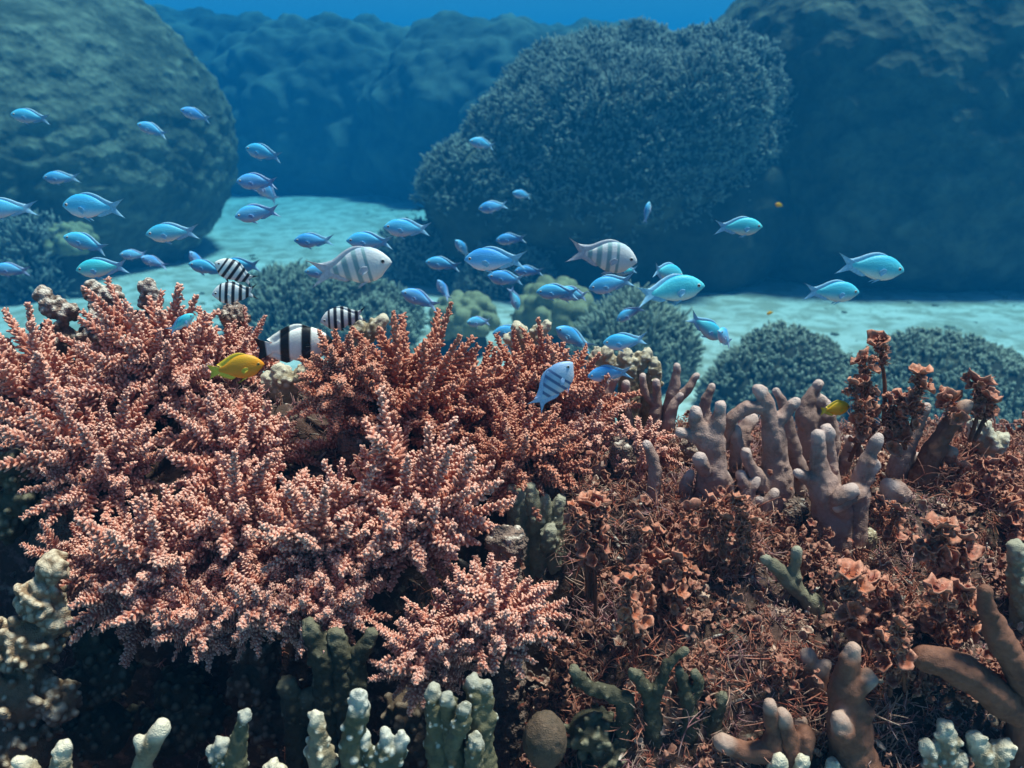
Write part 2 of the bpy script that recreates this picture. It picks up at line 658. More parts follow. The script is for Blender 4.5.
M['scissor_fin'] = fin_mat('dark_edged_fish_fin', (.05, .07, .10), .95)
M['humbug'] = fish_body('black_white_fish_skin', (.80, .80, .78), (.82, .82, .80), (.80, .80, .78), [(-.17, -.05, -.12), (.10, .22, -.12), (.38, .60, -.3), (-.9, -.345, 0)], (.008, .009, .014), back_line=(.3, .5))
M['humbug_fin'] = fin_mat('black_fish_fin', (.012, .012, .018), 1.0)
M['white_fin'] = fin_mat('white_fish_fin', (.72, .74, .74), .9)
M['yellow'] = fish_body('yellow_fish_skin', (.62, .38, .02), (.85, .36, .012), (.90, .31, .012), back_line=(.02, .16))
M['yellow_fin'] = fin_mat('yellow_fish_fin', (.72, .50, .03), 1.0)


def plain(name, c, rough=.4):
    m = bpy.data.materials.new(name)
    nt, b = nodes_of(m)
    n = noise_tex(nt, coord(nt), 20)
    nt.links.new(mixc(nt, n, c, tuple(x * .8 for x in c)), b.inputs['Base Color'])
    b.inputs['Roughness'].default_value = rough
    return m


M['eye_dark'] = plain('fish_pupil', (.006, .006, .01), .15)
M['eye_ring'] = plain('fish_iris', (.45, .5, .55), .25)
M['eye_gold'] = plain('gold_iris', (.45, .3, .05), .25)

# ------------------------------------------------------------------ structure: seabed, reef ledge, far ridge
SAND_Z = -0.95 * S


def sand_height(x, y):
    x, y = np.asarray(x) / S, np.asarray(y) / S
    p = np.stack([x, y, np.zeros_like(x)], -1)
    h = -0.95 + .05 * fbm(p * .55, 3, 5) + .018 * fbm(p * 2.7, 4, 8)
    h = h + .02 * np.clip(y - 6, 0, 10) + .006 * fbm(p * 11, 2, 3)
    return h * S


def seabed():
    s = np.linspace(-1, 1, 420)
    xs = 85 * np.sinh(s * 4.2) / math.sinh(4.2)
    s2 = np.linspace(0, 1, 420)
    ys = -8 + 0 * s2
    k = np.linspace(-1, 1, 420)
    ys = 8.0 + 76 * np.sinh(k * 3.6) / math.sinh(3.6)
    X, Y = np.meshgrid(xs, ys)
    Z = sand_height(X.ravel(), Y.ravel())
    v = np.stack([X.ravel(), Y.ravel(), Z], -1)
    n = 420
    i = np.arange(n * n).reshape(n, n)
    q = np.stack([i[:-1, :-1], i[:-1, 1:], i[1:, 1:], i[1:, :-1]], -1).reshape(-1, 4)
    mb = MB()
    mb.add(v, q)
    return kind(link('sandy_seabed_ground', mb.mesh('seabed', M['sand'])), 'structure')


seabed()

LY = [.20, .40, .55, .65, .75, .85, .95, 1.08, 1.22, 1.36, 1.55, 1.9]
LZ_R = [-1.2, -1.1, -.93, -.71, -.55, -.487, -.455, -.435, -.46, -.62, -.90, -1.2]
LY_L = [.20, .40, .55, .62, .67, .72, .80, .90, .935, .965, 1.08, 1.22, 1.36, 1.55, 1.9]      # outer part: a deep gully under the overhang
LZ_L = [-1.1, -.85, -.64, -.60, -.62, -.80, -.98, -.93, -.62, -.46, -.38, -.385, -.60, -.90, -1.2]


def ledge_base(x, y):
    a = np.interp(y, LY_L, LZ_L)
    b = np.interp(y, LY, LZ_R)
    w = np.clip((x + .16) / .34, 0, 1)
    w = w * w * (3 - 2 * w)
    return a * (1 - w) + b * w


def ledge_height(x, y):
    x, y = np.atleast_1d(np.asarray(x, float)), np.atleast_1d(np.asarray(y, float))
    p = np.stack([x, y, np.zeros_like(x)], -1)
    h = ledge_base(x, y) + .048 * fbm(p * 8.5, 3, 21) + .02 * (.5 - worley(p * 17, 4)) + .008 * fbm(p * 45, 3, 33)
    return h


def on_ledge(px, py, Y):
    """the distance at which the sight line through a pixel meets the ledge, if that is near Y"""
    d = ray(px, py)
    ys = np.linspace(.45, 1.4, 400)
    z = d[2] / d[1] * ys
    x = d[0] / d[1] * ys
    hit = np.nonzero(z < ledge_height(x, ys) + .004)[0]
    if not len(hit) or (x[hit[0]] < .06 and py > 540):
        return Y
    y0 = ys[hit[0]]
    return float(y0) if abs(y0 - Y) < .22 else Y


def ledge():
    nx, ny = 620, 330
    X, Y = np.meshgrid(np.linspace(-2.2, 2.2, nx), np.linspace(.2, 1.9, ny))
    Z = ledge_height(X.ravel(), Y.ravel())
    v = np.stack([X.ravel(), Y.ravel(), Z], -1)
    i = np.arange(nx * ny).reshape(ny, nx)
    q = np.stack([i[:-1, :-1], i[:-1, 1:], i[1:, 1:], i[1:, :-1]], -1).reshape(-1, 4)
    mb = MB()
    mb.add(v, q)
    return kind(link('reef_ledge_terrain', mb.mesh('ledge', M['rock'])), 'structure')


ledge()


def lump_shape(c, r, sub, amp, freq, lobe, lfreq, seed, power=2.0, flat=None, stretch=(1, 1, 1)):
    """a displaced boulder: (vertices, faces, tip attribute = how far a lobe stands out)"""
    v, f = ico(sub)
    if power != 2.0:
        nrm = (np.abs(v) ** power).sum(1) ** (1 / power)
        u = v / nrm[:, None]
    else:
        u = v.copy()
    r = np.asarray(r, float)
    p = u * r
    d = amp * fbm(p * freq + seed * 3.7, 5, seed)
    w = worley(p * lfreq * np.asarray(stretch) + .35 * np.stack([fbm(p * lfreq, 2, seed + k) for k in (50, 51, 52)], -1), seed + 9)
    l = np.clip(1 - w, 0, 1)
    w2 = worley(p * lfreq * 2.7 + 5, seed + 19)
    d = d + lobe * (l - .45) + lobe * .35 * (.5 - w2)
    n = unit(u / r)
    out = np.asarray(c) + p + n * d[:, None]
    return out, f, np.clip((l - .45) * 1.8, 0, 1)


def boulder(name, c, r, mat, label, cat='coral', sub=6, amp=.1, freq=1.2, lobe=.05, lfreq=4, seed=1, power=2.0, stretch=(1, 1, 1), group=None, parent=None):
    v, f, tip = lump_shape((0, 0, 0), r, sub, amp, freq, lobe, lfreq, seed, power, stretch=stretch)
    mb = MB()
    mb.add(v * S, None, f, tip)
    o = link(name, mb.mesh(name, mat), parent, np.asarray(c) * S)
    if parent is None and label:
        tag(o, label, cat, group)
    return o


# far ridge closing the view
def ridge():
    mb = MB()
    spec = [((-7.2, 12.5, -.1), (2.8, 1.8, 1.25), 1), ((-4.0, 12.0, -.15), (2.0, 1.4, 1.28), 2), ((-2.0, 11.2, -.25), (1.9, 1.5, 1.28), 3),
            ((.2, 10.4, -.3), (1.9, 1.6, 1.22), 4), ((1.6, 8.6, -.35), (2.0, 1.4, 1.02), 5), ((4.6, 9.6, -.2), (3.0, 1.8, 1.3), 6)]
    for c, r, s in spec:
        v, f, tip = lump_shape(c, r, 7, .24, .9, .24, 2.1, s, 2.4)
        mb.add(v * S, None, f, tip)
    return kind(link('far_reef_hill', mb.mesh('ridge', M['ridge'])), 'structure')


ridge()

# ------------------------------------------------------------------ water haze
WATER_TOP = 4.5


def haze():
    x0, x1, y0, y1, z0, z1 = -88, 88, -72, 88, -5.0, WATER_TOP
    v = [(x0, y0, z0), (x1, y0, z0), (x1, y1, z0), (x0, y1, z0), (x0, y0, z1), (x1, y0, z1), (x1, y1, z1), (x0, y1, z1)]
    q = [(0, 3, 2, 1), (4, 5, 6, 7), (0, 1, 5, 4), (1, 2, 6, 5), (2, 3, 7, 6), (3, 0, 4, 7)]
    m = bpy.data.materials.new('blue_water_haze')
    m.use_nodes = True
    nt = m.node_tree
    nt.nodes.clear()
    out = nt.nodes.new('ShaderNodeOutputMaterial')
    pv = nt.nodes.new('ShaderNodeVolumePrincipled')
    D = .085
    c = (.003, .080, .205)
    ext = (.080, .0300, .0215)
    pv.inputs['Color'].default_value = (*c, 1)
    # absorption so that the extinction of each channel comes out as listed
    ab = []
    for ci, e in zip(c, ext):
        s = 1 - np.clip((e / D - ci) / (1 - ci), 0, 1)
        ab.append(float(s * s))
    pv.inputs['Absorption Color'].default_value = (*ab, 1)
    pv.inputs['Density'].default_value = D
    pv.inputs['Anisotropy'].default_value = 0.0
    pv.inputs['Density Attribute'].default_value = ''
    pv.inputs['Temperature Attribute'].default_value = ''
    nt.links.new(pv.outputs[0], out.inputs['Volume'])
    try:
        m.cycles.homogeneous_volume = True
    except Exception:
        pass
    mb = MB()
    mb.add(v, q)
    return kind(link('haze', mb.mesh('haze', m, smooth=False)), 'stuff')


haze()

# ------------------------------------------------------------------ big coral heads
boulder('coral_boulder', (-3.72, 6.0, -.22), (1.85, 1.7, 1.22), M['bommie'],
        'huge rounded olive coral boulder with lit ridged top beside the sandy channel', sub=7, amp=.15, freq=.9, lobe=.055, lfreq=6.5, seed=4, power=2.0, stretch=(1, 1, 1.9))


def branch_cover(mb, v, f, n, length, rad, up=.5, fork=2, keep=None, seed=0, tmpl=CAP5):
    """short forked coral branches standing on the faces of a mound"""
    tri = v[f]
    a = np.cross(tri[:, 1] - tri[:, 0], tri[:, 2] - tri[:, 0])
    area = np.linalg.norm(a, axis=1)
    nrm = unit(a)
    cen = tri.mean(1)
    w = area.copy()
    if keep is not None:
        w = w * keep(cen, nrm)
    idx = rng.choice(len(f), n, p=w / w.sum())
    bc = rng.dirichlet((1, 1, 1), n)
    pos = (tri[idx] * bc[:, :, None]).sum(1)
    d = unit(nrm[idx] + np.array([0, 0, up]) + rng.normal(0, .28, (n, 3)))
    L = length * (.6 + .8 * rng.random(n)) * np.clip(1 + .9 * fbm(pos / (length * 6), 2, 61), .35, 1.6)
    r = rng.random(n)
    scatter(mb, tmpl, pos - d * .2 * L[:, None], d, L * 1.2, rad * (.8 + .5 * rng.random(n)), 0, .9, r, .2)
    for k in range(fork):
        t = .35 + .4 * rng.random(n)
        d2 = unit(d + rng.normal(0, .55, (n, 3)))
        scatter(mb, tmpl, pos + d * (L * t)[:, None], d2, L * (.4 + .4 * rng.random(n)), rad * (.65 + .4 * rng.random(n)), .35, 1.0, r, .25)


def central_bommie():
    c = np.array([.66, 5.4, -.19]) * S
    v, f, tip = lump_shape((0, 0, 0), (.84, .95, .60), 6, .24, 1.5, .14, 2.8, 7, 2.0)
    v[:, 2] += .26 * v[:, 0]
    v2, f2, _ = lump_shape((-.62, -.1, -.30), (.52, .6, .42), 5, .14, 1.6, .1, 3, 27, 2.0)
    f = np.concatenate([f, f2 + len(v)])
    v = np.concatenate([v, v2])
    tip = np.concatenate([tip, np.zeros(len(v2))])
    v = v * S
    mb = MB()
    mb.add(v, None, f, tip * .2)
    root = link('branching_coral_mound', mb.mesh('mound_core', M['bommie_dark']), None, c)
    tag(root, 'big domed mound of grey branching coral overhanging the dark hollow', 'coral')
    mb = MB()
    branch_cover(mb, v, f, 14000, .050 * S, .0074 * S, .45, 3, keep=lambda p, n: (p[:, 1] < .5 * S) * np.clip((p[:, 2] / S + .36) * 3, .03, 1), tmpl=CAP4)
    kind(link('branches', mb.mesh('mound_branches', M['far_branch']), root), 'stuff')
    v, f, tip = lump_shape((0, 0, 0), (.86, .85, .62), 6, .2, 1.3, .1, 3, 17, 2.6)
    mb = MB()
    mb.add(v * S, None, f, tip)
    link('rock_foot', mb.mesh('mound_foot', M['under']), root, (0.10 * S, .15 * S, -.42 * S))


central_bommie()
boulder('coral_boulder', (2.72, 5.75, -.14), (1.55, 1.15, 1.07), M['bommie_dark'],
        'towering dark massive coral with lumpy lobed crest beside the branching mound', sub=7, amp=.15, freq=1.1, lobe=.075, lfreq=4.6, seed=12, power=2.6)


def mound(name, px, py_top, Y, rx, ry, h, mat, label, n, L, rad, up=.6, core='under', seed=1, fork=2, power=2.0, cat='coral', group=None, zc=None, flare=0.0):
    Y, rx, ry, h, L, rad = Y * S, rx * S, ry * S, h * S, L * S, rad * S
    p, s = at(px, py_top, Y)
    ztop = p[2] - L
    zb = float(sand_height(np.array([p[0]]), np.array([Y]))[0]) - .03
    hh = max(h, .05)
    v, f, tip = lump_shape((0, 0, 0), (rx, ry, hh), 5, .22 * rx, 1.1 / rx, .12 * rx, 2.2 / rx, seed, power)
    if flare:
        k = 1 - flare * np.clip(-v[:, 2] / hh, 0, 1)
        v[:, :2] *= k[:, None]
    zc = ztop - hh if zc is None else zc
    loc = np.array([p[0], Y, zc])
    mb = MB()
    mb.add(v, None, f, tip * .2)
    root = link(name, mb.mesh(name, M[core]), None, loc)
    tag(root, label, cat, group)
    mb = MB()
    branch_cover(mb, v, f, n, L, rad, up, fork, keep=lambda c, nn: (c[:, 2] > -.75 * hh) * 1.0, tmpl=CAP5)
    kind(link('branches', mb.mesh('branches', mat), root), 'stuff')
    zr = loc[2] - hh
    if zr > zb:      # a stalk down to the sand so that nothing floats
        mb = MB()
        tube(mb, [(0, 0, zb - loc[2] - .05), (0.01, 0, (zb + zr) / 2 - loc[2]), (0, 0, -hh * .4)], [rx * .6, rx * .45, rx * .55], 14)
        link('stalk', mb.mesh('stalk', M['under']), root)
    return root


mound('bush_coral', 792, 324, 2.75, .265, .22, .27, M['far_bush'], 'grey-green rounded bush coral on the pale sand behind the knobbly finger corals', 3200, .018, .0046, .3, seed=3)
mound('bush_coral', 965, 338, 2.55, .38, .28, .26, M['far_bush'], 'wide low grey-green bush coral behind the tall orange algae', 4800, .018, .0046, .3, seed=5)
mound('vase_coral', 640, 300, 3.1, .185, .17, .19, M['far_bush'], 'dark flaring vase-shaped branching coral on the sand below the pale barred fish', 1700, .055, .0062, 1.6, seed=6, flare=.55)
mound('bush_coral', 318, 280, 3.8, .40, .22, .16, M['far_bush'], 'low wide dark green bush coral on the sand behind the black-and-white banded fish', 2400, .036, .006, .8, seed=8)
mound('bush_coral', 424, 218, 5.2, .27, .22, .22, M['far_branch'], 'dim bushy coral at the edge of the sand channel beneath the big branching mound', 1500, .04, .0075, .5, seed=9)
mound('bush_coral', 508, 240, 4.8, .25, .22, .30, M['far_branch'], 'dim upright bushy coral in front of the dark hollow under the branching mound', 1700, .045, .0075, .7, seed=10)
mound('bush_coral', 30, 222, 4.7, .15, .18, .2, M['far_branch'], 'small bushy coral standing at the foot of the huge olive boulder', 500, .07, .010, .8, seed=11)
mound('bush_coral', 372, 302, 3.5, .15, .13, .10, M['far_bush'], 'little dark bush coral between the wide green one and the lobed yellow-green coral', 450, .03, .006, .7, seed=13)


def lobed(px, py, Y, rpx, label, seed, flat=.8):
    Y = Y * S
    p, s = at(px, py, Y)
    r = rpx * s
    mb = MB()
    ball(mb, (0, 0, 0), r * .74, 3)
    rr = random.Random(seed)
    n = 34
    for i in range(n):
        z = 1 - 1.35 * (i + .5) / n
        a = i * 2.399963 + rr.uniform(-.3, .3)
        q = math.sqrt(max(0, 1 - z * z))
        k = rr.uniform(.15, .25) * r
        ball(mb, (q * math.cos(a) * r * .85, q * math.sin(a) * r * .85, z * r * .85 * flat), k, 3)
    me = fuse('lobed_coral', mb, r * .045, M['lobe'], None, 1, r * .03, 3 / r, seed)
    o = link('lobed_coral', me, None, p)
    tag(o, label, 'coral')
    mb = MB()
    zb = float(sand_height(np.array([p[0]]), np.array([Y]))[0]) - .05
    tube(mb, [(0, 0, zb - p[2]), (0, 0, -r * .3)], [r * .8, r * .6], 14)
    link('rock_foot', mb.mesh('lobe_foot', M['under']), o)


lobed(464, 320, 3.45, 34, 'pale yellow-green lobed coral dome standing on the sand beyond the pink thickets', 3)
lobed(556, 313, 3.5, 42, 'larger yellow-green lobed coral partly hidden by two overlapping blue fish', 5)
lobed(70, 243, 4.7, 26, 'dull lobed coral dome beside the small bushy coral under the olive boulder', 7)

# rubble and dark tufts on the sand
def sand_rubble():
    mb = MB()
    n = 700
    pts = []
    while len(pts) < n:
        x, y = rng.uniform(-10, 12), rng.uniform(5.5, 26)
        if fbm(np.array([[x * .4, y * .4, 3.0]]), 2, 77)[0] > .02 * rng.random() - .0:
            pts.append((x, y))
    pts = np.array(pts)
    z = sand_height(pts[:, 0], pts[:, 1])
    v, f = ico(1)
    for (x, y), zz in zip(pts, z):
        s = .016 + .06 * rng.random() ** 3
        w = v * np.array([1, .6 + .5 * rng.random(), .5]) * s * (1 + .35 * rng.normal(size=(len(v), 1)))
        a = rng.random() * 6.28
        w = w @ np.array([[math.cos(a), -math.sin(a), 0], [math.sin(a), math.cos(a), 0], [0, 0, 1]])
        mb.add(w + (x, y, zz + s * .1), None, f, rng.random() * .8, rng.random())
    kind(link('coral_rubble', mb.mesh('rubble', M['far_bush'])), 'stuff')


sand_rubble()

# ------------------------------------------------------------------ pink bottlebrush corals
def bottlebrush(mb, base, d, L, r0, density=1.0, brl=.011, sub=True):
    """one branch: a gently curving axis set round with stubby branchlets that shorten towards the tip"""
    d = unit(np.asarray(d, float))
    side = unit(np.cross(d, rng.normal(size=3)))
    m = 9
    s = np.linspace(0, 1, m)
    axis = np.asarray(base) + d * (L * s)[:, None] + side * (L * .08 * rng.normal() * s ** 2)[:, None]
    tube(mb, axis, r0 * (1 - .6 * s), 7, tip=(0, .75))
    n = int(L / .00098 * density)
    k = np.arange(n)
    t = .05 + .95 * (k + .5 * rng.random(n)) / n
    P = np.stack([np.interp(t, s, axis[:, j]) for j in range(3)], 1)
    T = unit(np.stack([np.interp(t, s, np.gradient(axis[:, j])) for j in range(3)], 1))
    x, y, _ = frames(T)
    a = k * 2.39996 + rng.normal(0, .18, n)
    out = np.cos(a)[:, None] * x + np.sin(a)[:, None] * y
    lean = .6 + .6 * t + rng.normal(0, .20, n)
    D = unit(out + T * lean[:, None])
    ln = brl * (.65 + .6 * rng.random(n)) * (1.25 - .92 * t ** 1.2)
    scatter(mb, CAP6, P, D, ln, .0020 * (1.12 - .3 * t) * (.9 + .25 * rng.random(n)), 0, np.clip(.42 + .5 * t + .22 * rng.random(n), 0, 1), None, .12)
    # corallites: small nubs round the ends of the branchlets
    for rep_ in range(1):
        mm = rng.random(n) < .4
        q = P[mm] + D[mm] * (ln[mm] * (.45 + .4 * rng.random(mm.sum())))[:, None]
        D2 = unit(D[mm] * .6 + rng.normal(0, .6, (mm.sum(), 3)))
        scatter(mb, CAP4, q, D2, .0030 + .0010 * rng.random(mm.sum()), .0013, .3, .75)
    if sub:
        a0 = rng.random() * 6.28
        for t0, da in ((.12, 0), (.28, 2.4), (.46, 4.6)):
            p0 = np.array([np.interp(t0, s, axis[:, j]) for j in range(3)])
            a = a0 + da + .4 * rng.normal()
            x, y, _ = frames(d[None])
            dd = unit(d * 1.0 + (math.cos(a) * x[0] + math.sin(a) * y[0]) * .62)
            bottlebrush(mb, p0, dd, L * (.62 - .3 * t0) * (.9 + .3 * rng.random()), r0 * .75, density, brl * .9, False)


def branch_variants(n, L, mat, brl):
    out = []
    for i in range(n):
        mb = MB()
        bottlebrush(mb, (0, 0, 0), (0, 0, 1), L * (.85 + .3 * rng.random()), .0042, .8, brl)
        out.append(mb.mesh('bottlebrush_branch', M[mat]))
    return out


BR = {'pink': branch_variants(12, .12, 'pink', .0135), 'red': branch_variants(9, .12, 'red', .0125)}


def thicket(px, py, Y, rpx, label, n=44, mat='pink', tilt=(0, -.35, 1.0), spread=1.0, scale=1.0, drop=.35):
    """a bushy colony centred on a pixel; its branches radiate from a base set back and below"""
    c, s = at(px, py + 15, Y)
    r = rpx * s
    tl = unit(np.array(tilt, float))
    base = c - tl * r * drop
    root = link('thicket_coral', None, None, base)
    tag(root, label, 'coral', 'pink bottlebrush corals on the reef ledge')
    mb = MB()
    v, f, tip = lump_shape((0, 0, 0), (r * .42, r * .42, r * .38), 4, r * .1, 30, r * .08, 60, 5)
    mb.add(v, None, f, 0)
    link('base', mb.mesh('thicket_base', M['rock']), root)
    x, y, z = frames(tl[None])
    n = int(n * .74)
    for i in range(n):
        u = (i + .5) / n
        ct = 1 - u * spread * .88
        st = math.sqrt(max(0, 1 - ct * ct))
        a = i * 2.399963 + rng.normal(0, .22)
        d = unit(z[0] * (ct + .12 * rng.normal()) + st * (math.cos(a) * x[0] + math.sin(a) * y[0]) + rng.normal(0, .08, 3))
        me = random.choice(BR[mat])
        o = link('branch', me, root)
        k = (r * (1.0 + drop * max(0, ct)) / .12) * (.56 + .46 * rng.random()) * scale
        w = (.55 + .45 * k) * 1.22 * (1 + .07 * rng.normal())
        o.rotation_mode = 'QUATERNION'
        q = Vector(d).to_track_quat('Z', 'Y')
        from mathutils import Quaternion
        o.rotation_quaternion = q @ Quaternion((0, 0, 1), rng.random() * 6.28)
        o.scale = (w, w, k)
    return root


thicket(38, 385, 1.06, 108, 'pinkish-brown thicket coral at the outer end of the crest, before the rock knobs', 52)
thicket(150, 345, 1.08, 92, 'tall pink thicket coral with a teal fish lodged in its upper branches', 48)
thicket(222, 345, 1.15, 62, 'pink thicket coral below the two small black-striped fish', 36)
thicket(95, 440, .96, 92, 'dusky pink thicket coral low under the tall thicket with the teal fish', 46)
thicket(240, 425, .98, 88, 'pink thicket coral just beneath the yellow fish', 46)
thicket(408, 388, 1.06, 98, 'russet thicket coral whose branches hide the head of the black-and-white banded fish', 56, 'red')
thicket(338, 360, 1.0, 46, 'small russet thicket coral right before the face of the black-and-white banded fish', 30, 'red')
thicket(478, 392, 1.10, 78, 'russet thicket coral crossing behind the barred blue fish', 42, 'red')
thicket(546, 378, 1.10, 74, 'tall narrow russet thicket coral rising to a point behind the barred blue fish', 46, 'red', (0.05, -.2, 1))
thicket(520, 432, .99, 66, 'dark russet thicket coral below the barred blue fish', 38, 'red')
thicket(405, 490, .89, 98, 'brightest pink thicket coral with long pointed branches in the middle of the ledge', 54)
thicket(325, 520, .86, 84, 'pink thicket coral hugging the brightest pink one, above the olive fingers', 46)
thicket(235, 515, .88, 86, 'drooping pink thicket coral at the lip of the dark hollow', 46, 'pink', (-.1, -.5, .9))
thicket(145, 555, .84, 78, 'isolated pale pink thicket coral overhanging the dark hollow', 40, 'pink', (-.2, -.7, .8), .9)
thicket(205, 600, .80, 54, 'small pale pink thicket coral hanging lowest over the dark hollow', 30, 'pink', (-.2, -.8, .5), .9)
thicket(492, 600, .78, 70, 'small rosy thicket coral above the olive finger cluster', 38, 'pink')
thicket(425, 640, .75, 50, 'tiny rosy thicket coral tucked under the brightest pink one', 28, 'pink', (0, -.6, .8))
thicket(330, 585, .80, 52, 'pink thicket coral hanging below the one that hugs the brightest thicket', 30, 'pink', (0, -.7, .7))
thicket(262, 590, .79, 46, 'ragged pink thicket coral over the shadowed brownish knobs', 28, 'pink', (-.1, -.7, .7))
thicket(85, 545, .86, 50, 'dim pink thicket coral above the tan knobbly mass', 28, 'pink', (-.2, -.6, .8))
thicket(640, 438, 1.02, 34, 'little pink thicket coral beside the thin mauve fingers', 24, 'pink')
thicket(585, 420, 1.05, 42, 'small pink thicket coral between the russet thicket and the cream coral', 26, 'pink')

# ------------------------------------------------------------------ finger corals, drawn from their skeletons
def finger_coral(label, mat, Y, branches, voxel=.0024, noise=.0008, nodules=0, tipscale=2.0, name='finger_coral', lump=0.0, group=None, nod_size=(.45, .7), dy=0.0, root_it=True):
    """branches: each a list of (px, py, radius px[, distance offset]); every branch becomes one fused mesh"""
    first = branches[0][0]
    while isinstance(first, list) or not np.isscalar(first[0]):
        first = first[0]
    if mat == 'mauve':
        nodules, nod_size = 3 * nodules, (.30, .52)
        branches = [[tuple([q[0], q[1], q[2] * .86] + list(q[3:])) for q in b] if isinstance(b[0], tuple) else [[tuple([q[0], q[1], q[2] * .86] + list(q[3:])) for q in p] for p in b] for b in branches]
    if root_it:
        Y = on_ledge(first[0], first[1], Y)
    origin, _ = at(first[0], first[1], Y)
    root = link(name, None, None, origin)
    tag(root, label, 'coral', group)
    for bi, br in enumerate(branches):
        subs = br if isinstance(br[0], list) else [br]
        mb = MB()
        tips = []
        rmax = 0
        for path in subs:
            P = []
            for q in path:
                p, s = at(q[0], q[1], Y + (q[3] if len(q) > 3 else 0) + dy)
                P.append((*(p - origin), q[2] * s))
            if root_it and path is subs[0] and P[0][1] + origin[1] < 1.5:      # rooted on the ledge
                w0 = np.array(P[0][:3]) + origin
                zl = float(ledge_height(w0[0], w0[1])[0])
                if w0[2] > zl:
                    tube(mb, [(P[0][0], P[0][1], zl - .02 - origin[2]), P[0][:3]], [P[0][3] * 1.0, P[0][3]], 12)
            P = smooth_path(P, 6)
            wob = np.cumsum(rng.normal(0, .05, (len(P), 3)), 0) * P[:, 3:4] * .5
            P[:, :3] += wob
            ph = rng.random() * 6
            P[:, 3] *= 1 + .06 * np.sin(np.arange(len(P)) * .9 + ph)
            tube(mb, P[:, :3], P[:, 3], 12)
            tips.append((P[-1, :3], P[-1, 3]))
            rmax = max(rmax, P[:, 3].max())
            for k in range(nodules * (5 if nodules >= 4 and mat != 'mauve' else 1)):
                i = rng.integers(len(P) // 4, len(P))
                dirn = unit(rng.normal(size=3) + np.array([0, -.3, .3]))
                rr = P[i, 3] * rng.uniform(*nod_size) * (.72 if nodules >= 4 and mat != 'mauve' else 1)
                cc = P[i, :3] + dirn * P[i, 3] * (.98 if nodules >= 4 and mat != 'mauve' else .8)
                ball(mb, cc, rr, 2)
                if nodules >= 4 and mat != 'mauve':
                    tips.append((cc + dirn * rr * .7, rr * .5))
        me = fuse('finger', mb, max(voxel * .7, rmax * .07), M[mat], tips, 2, noise * 1.6, 110, bi, tipscale, lump or (.0036 if nodules >= 4 and mat != 'mauve' else .0020), 120 if nodules >= 4 and mat != 'mauve' else 85)
        link('branch', me, root)
    return root


MG = 'mauve finger corals on the ledge'
finger_coral('stout mauve finger coral with a knobbed head and one bent arm, standing tallest', 'mauve', 1.0, [
    [[(776, 512, 20), (775, 475, 18), (772, 435, 13), (766, 405, 9), (758, 392, 8)], [(770, 428, 11), (785, 414, 8), (797, 402, 6.5)], [(767, 408, 8), (745, 408, 8), (730, 420, 8), (724, 442, 9, .02)], [(772, 500, 14), (752, 470, 8, -.02), (746, 452, 6, -.02)]],
    [(800, 470, 9, .05), (790, 440, 9, .05), (783, 405, 6, .05), (776, 391, 5, .05)],
    [(745, 470, 10, .05), (741, 440, 10, .05), (752, 418, 7, .06)],
], nodules=2, group=MG)
finger_coral('forked mauve finger coral with three blunt tips beside the knobbed tallest one', 'mauve', .98, [
    [[(708, 500, 20), (712, 468, 17), (712, 440, 14), (718, 422, 10), (721, 407, 7)], [(706, 445, 12), (698, 425, 10), (696, 411, 7)], [(700, 438, 9), (688, 434, 7), (680, 431, 6.5)], [(704, 470, 9, -.02), (699, 458, 8, -.03)]],
    [(735, 470, 8, .03), (737, 445, 8, .03), (735, 430, 7, .03)],
], nodules=2, group=MG)
finger_coral('mauve twin-fingered coral with white side knob in the middle of the rust-coloured turf', 'mauve', .93, [
    [[(834, 545, 24), (832, 520, 23), (824, 490, 18), (818, 460, 10), (817, 434, 8.5)], [(832, 495, 14, .01), (829, 465, 10, .02), (826, 432, 8.5, .01)], [(818, 486, 11), (806, 478, 8), (797, 473, 6, -.01)], [(845, 515, 14), (838, 498, 9, -.03), (850, 490, 9, -.03)]],
    [[(852, 545, 16), (855, 510, 15), (858, 485, 13), (866, 458, 9), (876, 436, 6.5)], [(858, 492, 12, -.01), (848, 500, 8, -.03), (838, 508, 6, -.03)], [(862, 478, 12), (872, 465, 9)]],
], nodules=3, group=MG)
finger_coral('mauve finger coral with paired upright tips behind the twin-fingered one', 'mauve', 1.08, [
    [[(812, 470, 14), (808, 435, 14), (806, 412, 12), (812, 396, 7), (818, 385, 6)], [(818, 420, 10), (826, 410, 8), (820, 398, 7)]],
    [(830, 470, 9), (832, 440, 9), (828, 415, 8), (824, 404, 7)],
    [(845, 460, 8), (850, 448, 7), (848, 440, 6)],
], nodules=2, group=MG)
finger_coral('single tapering mauve finger leaning beside the tall orange algae', 'mauve', 1.03, [
    [[(896, 480, 14), (903, 455, 12), (914, 432, 9), (925, 408, 6)], [(906, 462, 9), (918, 458, 7)]],
], nodules=2, group=MG)
finger_coral('dark brown leaning finger coral capped with pale algae', 'brown', 1.03, [
    [[(922, 480, 14), (930, 455, 11), (944, 432, 9), (958, 412, 7), (966, 405, 7)], [(938, 446, 9), (952, 452, 6)]],
], nodules=1)
finger_coral('short bent mauve stub poking out of the rust turf below the tapering finger', 'mauve', .93, [
    [[(885, 505, 10), (895, 490, 12), (912, 503, 11), (926, 520, 12)], [(890, 498, 10), (888, 486, 9)]],
], nodules=2, group=MG)
finger_coral('brown finger coral with bent pale-tipped arm in the dark gap', 'mauve', .92, [
    [[(599, 466, 9), (606, 480, 7), (614, 498, 8), (632, 510, 10), (655, 510, 11)], [(625, 505, 9), (628, 493, 6)]],
    [[(672, 530, 12, .01), (668, 508, 13, .01), (663, 486, 9, .0)]],
], nodules=1, group=MG)
